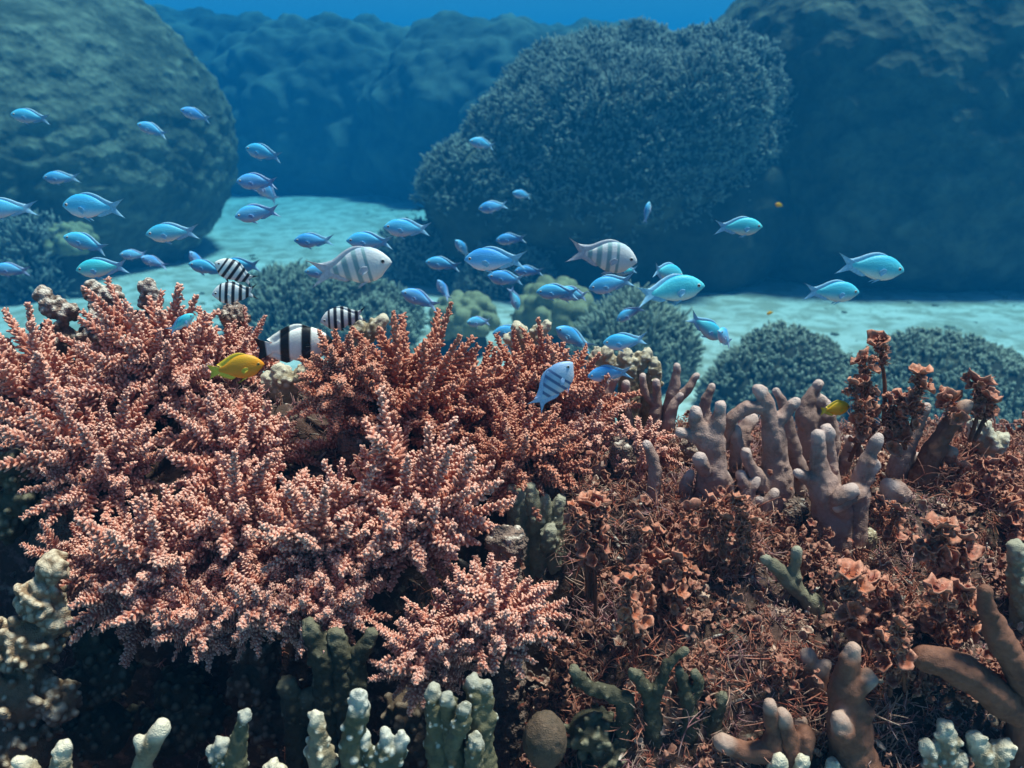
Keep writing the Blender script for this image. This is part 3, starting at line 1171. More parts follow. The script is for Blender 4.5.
finger_coral('spray of thin mauve fingers with pale tips behind the little pink thicket', 'mauve', 1.12, [
    [[(668, 425, 9), (672, 398, 8), (676, 378, 5.5), (677, 366, 4)], [(672, 402, 7), (685, 392, 6), (696, 375, 4)]],
    [[(655, 420, 8), (657, 400, 6), (656, 382, 4.5)], [(656, 405, 6), (648, 398, 5), (644, 390, 4.5), (642, 376, 4)]],
    [[(668, 425, 7, -.03), (672, 408, 6, -.03), (680, 396, 4.5, -.03)]],
    [[(628, 420, 6), (626, 402, 5.5), (626, 383, 4.5)], [(626, 412, 5), (618, 402, 4)]],
    [[(610, 425, 6), (608, 405, 6), (611, 388, 5), (617, 376, 3.5)], [(608, 402, 5), (605, 392, 4), (606, 380, 3)]],
    [[(704, 420, 8), (706, 400, 6), (712, 386, 4)]],
], voxel=.0018, group=MG)
finger_coral('cluster of short mauve knobs crowded at the foot of the knobbed tallest one', 'mauve', .95, [
    [[(748, 505, 10), (746, 488, 9), (740, 474, 6)], [(746, 492, 8), (756, 480, 6)]],
    [[(690, 505, 9), (686, 488, 8), (690, 474, 6)]],
    [[(765, 520, 9), (768, 505, 8), (775, 492, 6)], [(768, 508, 7), (758, 500, 5)]],
    [[(655, 470, 8), (652, 455, 7), (646, 444, 5)]],
    [[(730, 500, 8), (728, 484, 7), (724, 474, 5)]],
], nodules=2, group=MG)
finger_coral('tall brown finger coral with one side knob standing over the white tips', 'brown', .68, [
    [[(856, 775, 26), (850, 735, 22), (846, 705, 18), (848, 675, 13), (853, 652, 8)], [(850, 690, 13), (864, 682, 10), (870, 680, 8)], [(842, 730, 12, -.02), (838, 720, 9, -.02)]],
    [[(818, 770, 17, .05), (814, 720, 15, .05), (812, 680, 12, .05), (809, 655, 8, .05)], [(815, 690, 10, .04), (824, 665, 7, .04)]],
], nodules=2)
finger_coral('low cluster of brown stubby fingers with pale round tips at the bottom edge', 'brown', .62, [
    [[(790, 780, 14), (776, 752, 11), (772, 728, 8), (769, 705, 7)], [(776, 752, 11), (748, 752, 10), (722, 742, 9)]],
    [[(800, 785, 14), (792, 755, 11), (786, 730, 9), (783, 716, 8)], [(800, 765, 10), (806, 740, 9), (800, 728, 9, .02)]],
], nodules=1)
finger_coral('long smooth brown coral log lying slantwise in the shade', 'brown', .74, [
    [(1060, 745, 15), (1030, 720, 15), (990, 688, 17), (960, 668, 17), (928, 658, 13)],
    [[(1030, 690, 15), (1022, 675, 15), (1000, 640, 13), (988, 612, 9), (985, 592, 8)], [(990, 615, 8), (1000, 622, 7)]],
], nodules=1, tipscale=.4)

OG = 'white-tipped knob corals along the bottom of the ledge'
finger_coral('white-topped lumpy coral at the bottom beneath the brown log', 'white', .60, [
    [[(938, 790, 13), (936, 762, 11), (926, 745, 7)], [(945, 765, 10), (946, 745, 11), (944, 729, 9)], [(955, 770, 10), (962, 758, 8)]],
    [[(990, 795, 15), (984, 765, 12), (976, 740, 9)], [(988, 765, 11), (1000, 752, 10), (1008, 748, 9)]],
], nodules=5, group=OG, nod_size=(.4, .6))
finger_coral('white-topped knobs at the bottom in front of the brown stubby fingers', 'white', .58, [
    [[(775, 800, 14), (776, 775, 11), (780, 758, 8)], [(786, 790, 11), (797, 772, 8), (803, 762, 7)]],
    [[(845, 800, 18), (838, 780, 12), (834, 766, 9)], [(855, 790, 12), (866, 775, 8)]],
], nodules=4, group=OG, nod_size=(.4, .6))
finger_coral('ivory lumpy coral column beside two olive columns at the bottom', 'white', .66, [
    [[(320, 790, 14), (321, 760, 13), (318, 735, 9), (316, 716, 7)]],
    [[(283, 790, 14), (278, 776, 11), (272, 768, 8)]],
], nodules=8, group=OG, nod_size=(.4, .65))
finger_coral('olive columns with whitish crowns beside the ivory lumpy column', 'olive', .66, [
    [[(355, 785, 13), (354, 745, 12), (358, 715, 11), (360, 696, 10)]],
    [[(380, 800, 17), (378, 768, 12), (366, 752, 8), (364, 736, 7)], [(382, 770, 10), (386, 752, 9), (385, 735, 7)], [(388, 772, 10), (398, 752, 8), (402, 738, 7)], [(362, 775, 9), (352, 765, 7)]],
], nodules=5, group=OG, tipscale=2.6, nod_size=(.35, .55))
finger_coral('olive finger cluster with pale knobs below the small rosy thicket', 'olive', .68, [
    [[(440, 785, 14), (438, 740, 12), (436, 710, 10), (434, 692, 8)]],
    [[(455, 785, 14), (453, 745, 12), (450, 715, 10), (447, 698, 7, -.02)], [(455, 740, 9, -.02), (462, 722, 8, -.02), (464, 708, 6, -.02)]],
    [[(482, 785, 16), (480, 735, 13), (476, 705, 11), (473, 682, 8)], [(482, 740, 11), (486, 712, 9), (486, 686, 7)]],
    [[(470, 790, 12, -.02), (474, 765, 9, -.02), (476, 742, 8, -.02)]],
], nodules=6, group=OG, tipscale=1.7, nod_size=(.35, .55))
finger_coral('pair of knobbly grey-olive columns, the taller one round-headed', 'olive', .66, [
    [[(238, 800, 13), (236, 765, 11), (240, 740, 9), (243, 722, 6), (247, 714, 7)]],
    [[(216, 795, 11), (220, 765, 9), (222, 745, 8)], [(222, 765, 8), (212, 752, 6)]],
], nodules=4, group=OG, nod_size=(.35, .55))
finger_coral('lone white-capped coral finger in the dark hollow', 'white', .64, [
    [[(138, 800, 14), (142, 765, 10), (150, 742, 10), (160, 727, 9)], [(146, 752, 9), (139, 740, 6)]],
], nodules=3, group=OG, nod_size=(.35, .5))
finger_coral('white-capped coral finger at the bottom corner below the cream knobs', 'white', .62, [
    [[(68, 800, 12), (60, 770, 10), (63, 748, 8)], [(45, 795, 12), (30, 772, 9), (20, 763, 8)]],
], nodules=4, group=OG, nod_size=(.35, .5))
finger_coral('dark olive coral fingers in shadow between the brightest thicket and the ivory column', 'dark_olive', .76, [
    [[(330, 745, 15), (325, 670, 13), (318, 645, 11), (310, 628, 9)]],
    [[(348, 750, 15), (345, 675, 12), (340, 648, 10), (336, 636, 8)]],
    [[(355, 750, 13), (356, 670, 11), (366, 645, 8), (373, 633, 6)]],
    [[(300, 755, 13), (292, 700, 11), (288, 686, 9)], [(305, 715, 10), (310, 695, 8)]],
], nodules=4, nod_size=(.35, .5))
finger_coral('grey-green fluted coral columns below the dark russet thicket', 'grey_green', .94, [
    [[(520, 545, 11), (517, 520, 10), (514, 500, 8), (512, 490, 6)], [(520, 525, 8), (524, 508, 7), (522, 494, 6)]],
    [[(538, 548, 11), (536, 522, 10), (533, 503, 8), (530, 488, 6)], [(540, 530, 8), (546, 512, 7), (545, 498, 5)]],
    [[(555, 550, 11), (556, 530, 9), (558, 510, 7), (560, 500, 6)], [(548, 545, 8, -.02), (550, 530, 7, -.02)]],
], nodules=5, nod_size=(.35, .55))
finger_coral('dark green forking coral below the rust turf', 'dark_olive', .74, [
    [[(655, 730, 10.5), (650, 700, 7.5), (640, 680, 6.8), (632, 672, 5.2)], [(652, 705, 6.8), (662, 680, 6.0), (670, 662, 5.2), (684, 652, 4.5)]],
    [[(690, 735, 10.5), (690, 705, 7.5), (682, 680, 6.0), (680, 668, 4.5)], [(690, 705, 6.8), (698, 685, 5.2), (694, 672, 4.5)]],
    [[(625, 700, 9.0), (605, 692, 7.5), (588, 688, 6.8), (574, 672, 6.0)]],
    [[(710, 740, 9.8), (716, 715, 7.5), (722, 696, 6.0)]],
], nodules=4, nod_size=(.35, .5))
finger_coral('small olive stag-like coral with pale blunt arms lying in the rust turf', 'grey_green', .84, [
    [[(815, 605, 10), (800, 592, 8), (785, 575, 8), (770, 562, 6), (764, 558, 5)], [(795, 585, 7), (795, 565, 6), (797, 550, 6)]],
], nodules=2)
finger_coral('cream nubbly coral bush behind the thin mauve fingers', 'cream', 1.16, [
    [[(630, 400, 12), (628, 372, 11), (626, 356, 8)], [(630, 380, 9), (640, 362, 8), (648, 354, 6)], [(626, 375, 9), (612, 362, 7), (606, 350, 6)]],
    [[(598, 390, 10), (596, 368, 9), (598, 352, 6)]],
    [[(650, 390, 9), (655, 372, 7), (653, 360, 5)]],
], nodules=9, nod_size=(.35, .55), tipscale=1.6)
finger_coral('pale nubbly coral peeping over the russet thicket near the smallest blue fish', 'cream', 1.2, [
    [[(522, 350, 10), (520, 335, 8), (517, 326, 6)], [(528, 345, 8), (540, 332, 7), (546, 326, 5)], [(520, 345, 8), (508, 338, 6)]],
], nodules=6, nod_size=(.35, .55))
finger_coral('pale nubbly coral peeping between the russet thicket and the wide green bush', 'cream', 1.2, [
    [[(360, 345, 10), (358, 328, 9), (352, 318, 6)], [(364, 340, 9), (378, 326, 8), (384, 320, 6)]],
], nodules=6, nod_size=(.35, .55))
finger_coral('off-white nubbly coral under the tail of the black-and-white banded fish', 'cream', 1.02, [
    [[(286, 400, 11), (284, 380, 10), (278, 370, 7)], [(292, 388, 9), (304, 374, 8), (312, 368, 6)], [(276, 392, 9), (268, 378, 7)]],
], nodules=8, nod_size=(.35, .55))
def knob_mass(label, mat, Y, blobs, kn, ks, seed):
    """a lumpy colony: a few rounded bodies crowded with knobs"""
    o0, s0 = at(blobs[0][0], blobs[0][1], Y)
    rr = random.Random(seed)
    mb, tips = MB(), []
    for (px, py, rp) in blobs:
        p, s = at(px, py, Y)
        r = rp * s
        ball(mb, p - o0, r * .86, 3)
        for k in range(kn):
            d = unit(np.array([rr.gauss(0, 1), rr.gauss(-.5, 1), rr.gauss(.25, 1)]))
            kr = s * rr.uniform(*ks)
            c = p - o0 + d * r * rr.uniform(.8, 1.08)
            ball(mb, c, kr, 2)
            tips.append((c + d * kr * .5 + np.array([0, 0, kr * .7]), kr * .55))
    me = fuse('knobs', mb, .0019, M[mat], tips, 2, .0012, 90, seed, 2.0, .0012, 190)
    o = link('knob_coral', me, None, o0)
    tag(o, label, 'coral')


knob_mass('tan knobbly coral mass lit from above at the rim of the dark hollow', 'tan', .80,
          [(30, 640, 32), (22, 690, 36), (42, 598, 22), (54, 568, 13), (-5, 650, 30), (20, 745, 40), (60, 700, 20), (58, 620, 12)], 64, (3, 6), 3)
finger_coral('buff nubbly coral on the far slope beside the pale capped algae', 'cream', 1.04, [
    [[(985, 470, 11), (988, 445, 10), (984, 426, 8)], [(990, 450, 9), (1002, 440, 7)], [(982, 445, 9), (974, 425, 7)]],
], nodules=7, nod_size=(.35, .55))
finger_coral('green-grey nubbly coral at the outer edge beyond the orange leafy algae', 'grey_green', .84, [
    [[(1025, 610, 14), (1020, 575, 12), (1016, 550, 9)], [(1028, 580, 10), (1030, 560, 8)]],
], nodules=7, nod_size=(.35, .55))

for (lab, mt, Y, blobs, kn, ks, sd_) in (
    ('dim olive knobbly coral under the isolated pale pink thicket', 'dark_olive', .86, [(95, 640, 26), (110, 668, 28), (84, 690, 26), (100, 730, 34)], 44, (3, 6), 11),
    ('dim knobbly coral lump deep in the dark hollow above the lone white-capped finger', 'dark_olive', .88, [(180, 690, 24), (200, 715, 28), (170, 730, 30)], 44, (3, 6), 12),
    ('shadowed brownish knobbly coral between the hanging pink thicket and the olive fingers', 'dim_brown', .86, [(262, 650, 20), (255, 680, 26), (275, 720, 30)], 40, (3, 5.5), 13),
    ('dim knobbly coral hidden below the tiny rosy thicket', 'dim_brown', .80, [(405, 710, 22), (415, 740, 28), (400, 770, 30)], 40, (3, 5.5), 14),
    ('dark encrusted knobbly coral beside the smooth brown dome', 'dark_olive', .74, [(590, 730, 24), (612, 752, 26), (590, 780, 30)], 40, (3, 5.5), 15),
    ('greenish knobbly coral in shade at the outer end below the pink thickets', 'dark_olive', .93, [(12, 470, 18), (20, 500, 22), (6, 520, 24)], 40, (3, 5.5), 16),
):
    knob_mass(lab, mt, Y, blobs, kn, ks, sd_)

for (lab, mt, Y, blobs, kn, ks, sd_) in (
    ('dark crusty coral knobs with pale tops beneath the largest teal fish', 'rock_knob', 1.2, [(96, 292, 11), (112, 298, 11), (104, 315, 16), (100, 345, 22), (104, 380, 26)], 30, (2.5, 5), 21),
    ('pointed dark crusty coral with pale tip at the crest by the outer end', 'rock_knob', 1.19, [(44, 296, 7), (52, 308, 11), (66, 312, 11), (60, 340, 20), (60, 380, 26)], 30, (2.5, 5), 22),
    ('low crusty coral behind the tip of the tall pink thicket', 'rock_knob', 1.2, [(148, 287, 7), (152, 300, 11), (146, 325, 16), (148, 360, 22)], 30, (2.5, 4.5), 23),
):
    knob_mass(lab, mt, Y, blobs, kn, ks, sd_)

# rock knobs and loose lumps of the ledge
def rock_knob(label, px, py, Y, rpx, seed, mat='rock_knob', squash=(1, 1, .9)):
    p, s = at(px, py, on_ledge(px, py + rpx * .8, Y))
    r = rpx * s
    rr = random.Random(seed)
    mb = MB()
    tips = []
    ball(mb, (0, 0, 0), r * .75, 3)
    for i in range(26):
        d = unit(np.array([rr.gauss(0, 1), rr.gauss(0, 1), rr.gauss(.4, 1)]))
        k = r * rr.uniform(.12, .30)
        ball(mb, d * r * .68 * np.array(squash), k, 2)
        tips.append((d * r * .68 + np.array([0, 0, k]), k * .4))
    zl = float(ledge_height(p[0], p[1])[0]) - .015
    if zl < p[2]:
        tube(mb, [(0, 0, zl - p[2]), (.1 * r, 0, (zl - p[2]) * .5), (0, 0, 0)], [r * .85, r * .7, r * .6], 12)
    me = fuse('rock', mb, r * .045, M[mat], tips, 1, r * .22, 3.0 / r, seed, 2.0, r * .12, 5.0 / r)
    o = link('reef_rock', me, None, p)
    tag(o, label, 'rock')
    return o


rock_knob('crusted rock in the gap between the pink thickets below the striped fish', 235, 318, 1.2, 18, 5)
rock_knob('mottled purple-grey rock between the russet and brightest pink thickets', 355, 445, .97, 22, 6)
rock_knob('crumbly pale rock patch beside the fluted grey-green columns', 545, 470, .99, 26, 7)
rock_knob('crusted dark rock above the small rosy thicket', 505, 545, .88, 26, 8)
rock_knob('pale flat-faced rock beside the forked mauve coral', 790, 512, .92, 20, 9)
rock_knob('round whitish rock lump in the rust turf under the twin fingers', 866, 537, .88, 13, 10, 'cream')
rock_knob('knobbly green-grey rock near the thin mauve fingers', 695, 452, .96, 20, 11)
rock_knob('pink-crusted rock hump below the cream coral bush', 625, 455, 1.0, 24, 12)
rock_knob('low brown rock under the isolated pale pink thicket', 60, 500, .98, 36, 13, 'rock_knob')


def dome_sponge():
    p, s = at(545, 740, .70)
    v, f, tip = lump_shape((0, 0, 0), (22 * s, 20 * s, 32 * s), 5, .003, 40, .0015, 200, 3)
    mb = MB()
    mb.add(v, None, f, tip * .3)
    o = link('dome_coral', mb.mesh('dome', M['dim_brown']), None, p)
    tag(o, 'smooth dark brown thumb-shaped dome in the shade beside the olive finger cluster', 'coral')


dome_sponge()

# ------------------------------------------------------------------ brown leafy algae
def cup(mb, c, d, r, rnd, ruffle=.3):
    """a ruffled funnel-shaped blade, with thickness"""
    x, y, z = frames(unit(np.asarray(d, float))[None])
    x, y, z = x[0], y[0], z[0]
    n, rings = 18, 4
    ph = rng.random(3) * 6.28
    a = np.arange(n) * 2 * math.pi / n
    out = []
    tips = []
    for side in (0, 1):
        for k in range(rings):
            u = .12 + .88 * k / (rings - 1)
            rr = r * u * (1 + .18 * np.sin(2 * a + ph[0]) + .12 * np.sin(5 * a + ph[1]) * u)
            h = r * (.55 * u ** 1.6 + ruffle * u * u * (np.sin(4 * a + ph[2]) * .5 + .3 * np.sin(7 * a + ph[1]))) - side * (r * .07 + .0004)
            out.append(np.asarray(c) + rr[:, None] * (np.cos(a)[:, None] * x + np.sin(a)[:, None] * y) + h[:, None] * z)
            tips += [u] * n
    v = np.concatenate(out)
    q = []
    for side in (0, 1):
        o = side * rings * n
        for k in range(rings - 1):
            for i in range(n):
                j = (i + 1) % n
                f = (o + k * n + i, o + k * n + j, o + (k + 1) * n + j, o + (k + 1) * n + i)
                q.append(f if side == 0 else f[::-1])
    for i in range(n):
        j = (i + 1) % n
        a0, b0 = (rings - 1) * n, rings * n + (rings - 1) * n
        q.append((a0 + i, a0 + j, b0 + j, b0 + i))
    mb.add(v, q, None, np.array(tips), rnd)


def leafy_alga(label, Y, stems, leaf_px=10, dens=1.0):
    """stems: (base px, py, top px, py, leafy fraction from the top, number of blades)"""
    o0, _ = at(stems[0][0], stems[0][1], Y)
    root = link('leafy_alga', None, None, o0)
    tag(root, label, 'seaweed', 'orange-brown leafy seaweeds on the ledge')
    for (bx, by, tx, ty, frac, n) in stems:
        p0, s = at(bx, by, Y + rng.uniform(-.015, .015))
        p1, _ = at(tx + rng.normal() * 4, ty, Y + rng.uniform(-.03, .03))
        p0, p1 = p0 - o0, p1 - o0
        mid = (p0 + p1) / 2 + rng.normal(0, .004, 3)
        path = smooth_path([p0, mid, p1], 6)
        mb = MB()
        tube(mb, path, np.linspace(2.4, 1.5, len(path)) * s, 7, tip=(0, .6))
        # little spurs on the stem
        t = rng.random(14)
        P = np.stack([np.interp(t, np.linspace(0, 1, len(path)), path[:, j]) for j in range(3)], 1)
        scatter(mb, CAP4, P, rng.normal(size=(14, 3)) + np.array([0, 0, .6]), 6 * s, .9 * s, 0, .8)
        st = link('stem', mb.mesh('stem', M['algae_stem']), root)
        # crumpled small leaves clothing the stem
        mb = MB()
        for k in range(int(n * 4.2)):
            u = 1 - frac * rng.random() ** 1.5
            c = np.array([np.interp(u, np.linspace(0, 1, len(path)), path[:, j]) for j in range(3)])
            dd = unit(rng.normal(size=3) + np.array([0, -.2, .5]))
            cup(mb, c + dd * leaf_px * s * rng.uniform(.15, 1.15) * (.45 + .65 * (u - 1 + frac) / frac), unit(dd + rng.normal(0, .6, 3)), leaf_px * s * rng.uniform(.18, .42), rng.random(), .55)
        t = 1 - frac * rng.random(60)
        P = np.stack([np.interp(t, np.linspace(0, 1, len(path)), path[:, j]) for j in range(3)], 1)
        scatter(mb, CAP4, P, rng.normal(size=(60, 3)) + np.array([0, 0, .4]), leaf_px * s * (.5 + .9 * rng.random(60)), .6 * s, .3, 1, None, .5)
        link('foliage', mb.mesh('foliage', M['leaf']), st)
        n = max(2, int(n * 1.1))
        for k in range(n):
            u = 1 - frac * (k / max(1, n - 1)) ** 1.0
            c = np.array([np.interp(u, np.linspace(0, 1, len(path)), path[:, j]) for j in range(3)])
            a = k * 2.4 + rng.random()
            dirn = unit(np.array([math.cos(a), math.sin(a), .75 + (1.2 if k == 0 else 0) + .3 * rng.normal()]))
            lp = leaf_px * s * (rng.uniform(.8, 1.15) if k == 0 else rng.uniform(.4, .9))
            cc = c + dirn * np.array([1, 1, .5]) * lp * (.15 if k == 0 else 1.0)
            mb = MB()
            cup(mb, cc, unit(dirn + rng.normal(0, .35, 3)), lp, rng.random(), .42)
            link('blade', mb.mesh('blade', M['leaf']), st)
    return root


leafy_alga('tallest orange seaweed stalk with a single cup at its tip', 1.0, [(884, 420, 881, 341, .3, 4)], 9)
leafy_alga('bushy orange-brown seaweed beside the tallest stalk, next to a yellow fish', .99, [(858, 455, 864, 358, .8, 13), (850, 460, 848, 385, .8, 9), (872, 450, 872, 392, .8, 8)], 9)
leafy_alga('orange seaweed with layered cups leaning out past the tallest stalk', .99, [(908, 440, 922, 374, .75, 8), (905, 448, 903, 398, .9, 9), (890, 450, 889, 402, .9, 8)], 10)
leafy_alga('pale pinkish seaweed cups topping the dark leaning finger', 1.0, [(970, 440, 972, 384, .5, 5), (975, 440, 990, 402, .5, 4), (960, 430, 950, 402, .4, 3)], 12)
leafy_alga('shaggy orange-brown seaweed tuft on a bare stalk above the dark gap', .84, [(596, 615, 588, 505, .55, 14), (592, 600, 602, 500, .5, 9), (588, 600, 575, 515, .5, 8)], 11)
leafy_alga('rust-brown seaweed clump in front of the bent pale-tipped arm', .84, [(640, 590, 648, 520, .8, 10), (650, 600, 660, 530, .8, 9)], 9)
leafy_alga('rust-brown seaweed tuft beside a bright orange blade', .84, [(690, 600, 688, 510, .8, 12), (700, 590, 710, 500, .8, 11), (715, 590, 722, 520, .8, 10)], 9)
leafy_alga('drooping rust seaweed below the forked mauve coral', .85, [(735, 580, 738, 500, .8, 11), (748, 585, 752, 520, .8, 9)], 9)
leafy_alga('tattered rust seaweed with a long dark stalk over the dark green coral', .80, [(678, 655, 676, 560, .7, 12), (668, 640, 662, 560, .8, 9)], 10)
leafy_alga('dull seaweed clump above the dark green forking coral', .79, [(635, 650, 630, 580, .8, 10), (640, 640, 645, 575, .8, 9)], 10)
leafy_alga('bright orange leafy seaweed near the outer edge above the brown log', .80, [(950, 600, 940, 528, .9, 13), (960, 605, 962, 540, .9, 12), (935, 600, 925, 550, .9, 10)], 12)
leafy_alga('orange-brown leafy seaweed draped over the end of the brown log', .77, [(965, 640, 958, 590, .95, 11), (945, 645, 936, 590, .95, 11)], 12)
leafy_alga('crinkled pale-orange seaweed above the tall brown finger', .78, [(850, 640, 845, 575, .9, 13), (868, 640, 870, 580, .9, 13), (885, 645, 888, 590, .9, 10)], 12)
leafy_alga('pinkish crinkled seaweed on the far slope below the buff coral', .98, [(960, 510, 955, 470, .9, 9), (985, 505, 985, 465, .9, 9), (1005, 500, 1008, 462, .9, 9)], 11)
leafy_alga('small rust seaweed sprig beside the mauve twin fingers', .90, [(885, 540, 882, 500, .9, 7), (893, 540, 895, 510, .9, 6)], 8)
leafy_alga('dusty seaweed sprig at the outer edge of the slope', .92, [(1010, 545, 1012, 505, .9, 9), (1020, 540, 1024, 500, .9, 8)], 11)
leafy_alga('sparse rust seaweed in the shade beside the brown log', .72, [(905, 690, 900, 625, .8, 10), (890, 695, 880, 640, .8, 9)], 11)

# ------------------------------------------------------------------ turf and rubble of the ledge (nobody could count it)
def turf():
    sets = {k: MB() for k in ('turf', 'turf_pale', 'turf_purple')}
    n = 27000
    x = rng.uniform(-.75, .95, n)
    y = rng.uniform(.5, 1.3, n)
    w = np.clip((x + .02) * 5 + .28, .14, 1.0)
    keep = rng.random(n) < w
    x, y = x[keep], y[keep]
    P = np.stack([x, y, ledge_height(x, y)], -1)
    n = len(P)
    thin = capsule_template(4, ((0, 1.0), (.2, .95), (.4, .9), (.6, .8), (.8, .65), (.93, .45)))
    hf = np.clip(.75 + 1.1 * fbm(P * 11, 2, 91), .3, 1.7)
    d = unit(rng.normal(size=(n, 3)) * .75 + np.array([0, 0, .85]))
    L = (.010 + .020 * rng.random(n)) * hf
    pick = fbm(P * 13, 2, 71) + .30 * rng.normal(size=n)
    for key, sel in (('turf', pick < .02), ('turf_pale', (pick >= .02) & (pick < .30)), ('turf_purple', pick >= .30)):
        mb = sets[key]
        k = sel.sum()
        scatter(mb, thin, P[sel] - np.array([0, 0, .003]), d[sel], L[sel], .00065 + .0005 * rng.random(k), 0, .9, None, .9)
        for j in range(6):
            t = .15 + .75 * rng.random(k)
            d2 = unit(d[sel] * .35 + rng.normal(0, .75, (k, 3)))
            scatter(mb, thin, P[sel] + d[sel] * (L[sel] * t)[:, None], d2, L[sel] * (.3 + .45 * rng.random(k)), .00045 + .0004 * rng.random(k), .25, 1, None, 1.2)
    for key, nm in (('turf', 'red_turf_weeds'), ('turf_pale', 'dusty_turf_weeds'), ('turf_purple', 'purple_turf_weeds')):
        kind(link(nm, sets[key].mesh(nm, M[key])), 'stuff')
    # flakes: small crinkled blades lying about
    mb = MB()
    m = 1400
    x = rng.uniform(-.05, .95, m)
    y = rng.uniform(.58, 1.25, m)
    z = ledge_height(x, y)
    for i in range(m):
        cup(mb, (x[i], y[i], z[i] + .003 + .012 * rng.random()), unit(rng.normal(size=3) + np.array([0, -.3, .8])), .002 + .006 * rng.random() ** 2, rng.random(), .4)
    kind(link('leaf_litter', mb.mesh('flakes', M['turf_pale'])), 'stuff')
    # low crumpled seaweed in heaps
    mb = MB()
    hx = rng.uniform(-.02, .9, 230)
    hy = rng.uniform(.58, 1.2, 230)
    for a_, b_ in zip(hx, hy):
        rr = .010 + .022 * rng.random()
        zz = float(ledge_height(a_, b_)[0])
        hue = rng.random()
        for k in range(int(16 + 900 * rr)):
            q = rng.normal(size=3) * np.array([.55, .55, .5]) * rr
            cup(mb, (a_ + q[0], b_ + q[1], zz + abs(q[2]) + .003), unit(rng.normal(size=3) + np.array([0, -.35, .6])), .0022 + .0042 * rng.random(), np.clip(hue + .3 * rng.normal(), 0, 1), .6)
    kind(link('low_seaweed_leaves', mb.mesh('low_seaweed', M['low_leaf'])), 'stuff')
    # broken coral bits
    mb = MB()
    m = 2600
    x = rng.uniform(-.8, .95, m)
    y = rng.uniform(.55, 1.3, m)
    z = ledge_height(x, y)
    P = np.stack([x, y, z], -1)
    d = unit(rng.normal(size=(m, 3)) * np.array([1, 1, .5]) + np.array([0, 0, .25]))
    L = .008 + .02 * rng.random(m) ** 2
    scatter(mb, CAP6, P - d * .003, d, L, .0012 + .0030 * rng.random(m) ** 1.5, 0, 1.0, None, .25)
    kind(link('broken_coral_rubble', mb.mesh('ledge_rubble', M['rock_knob'])), 'stuff')


turf()

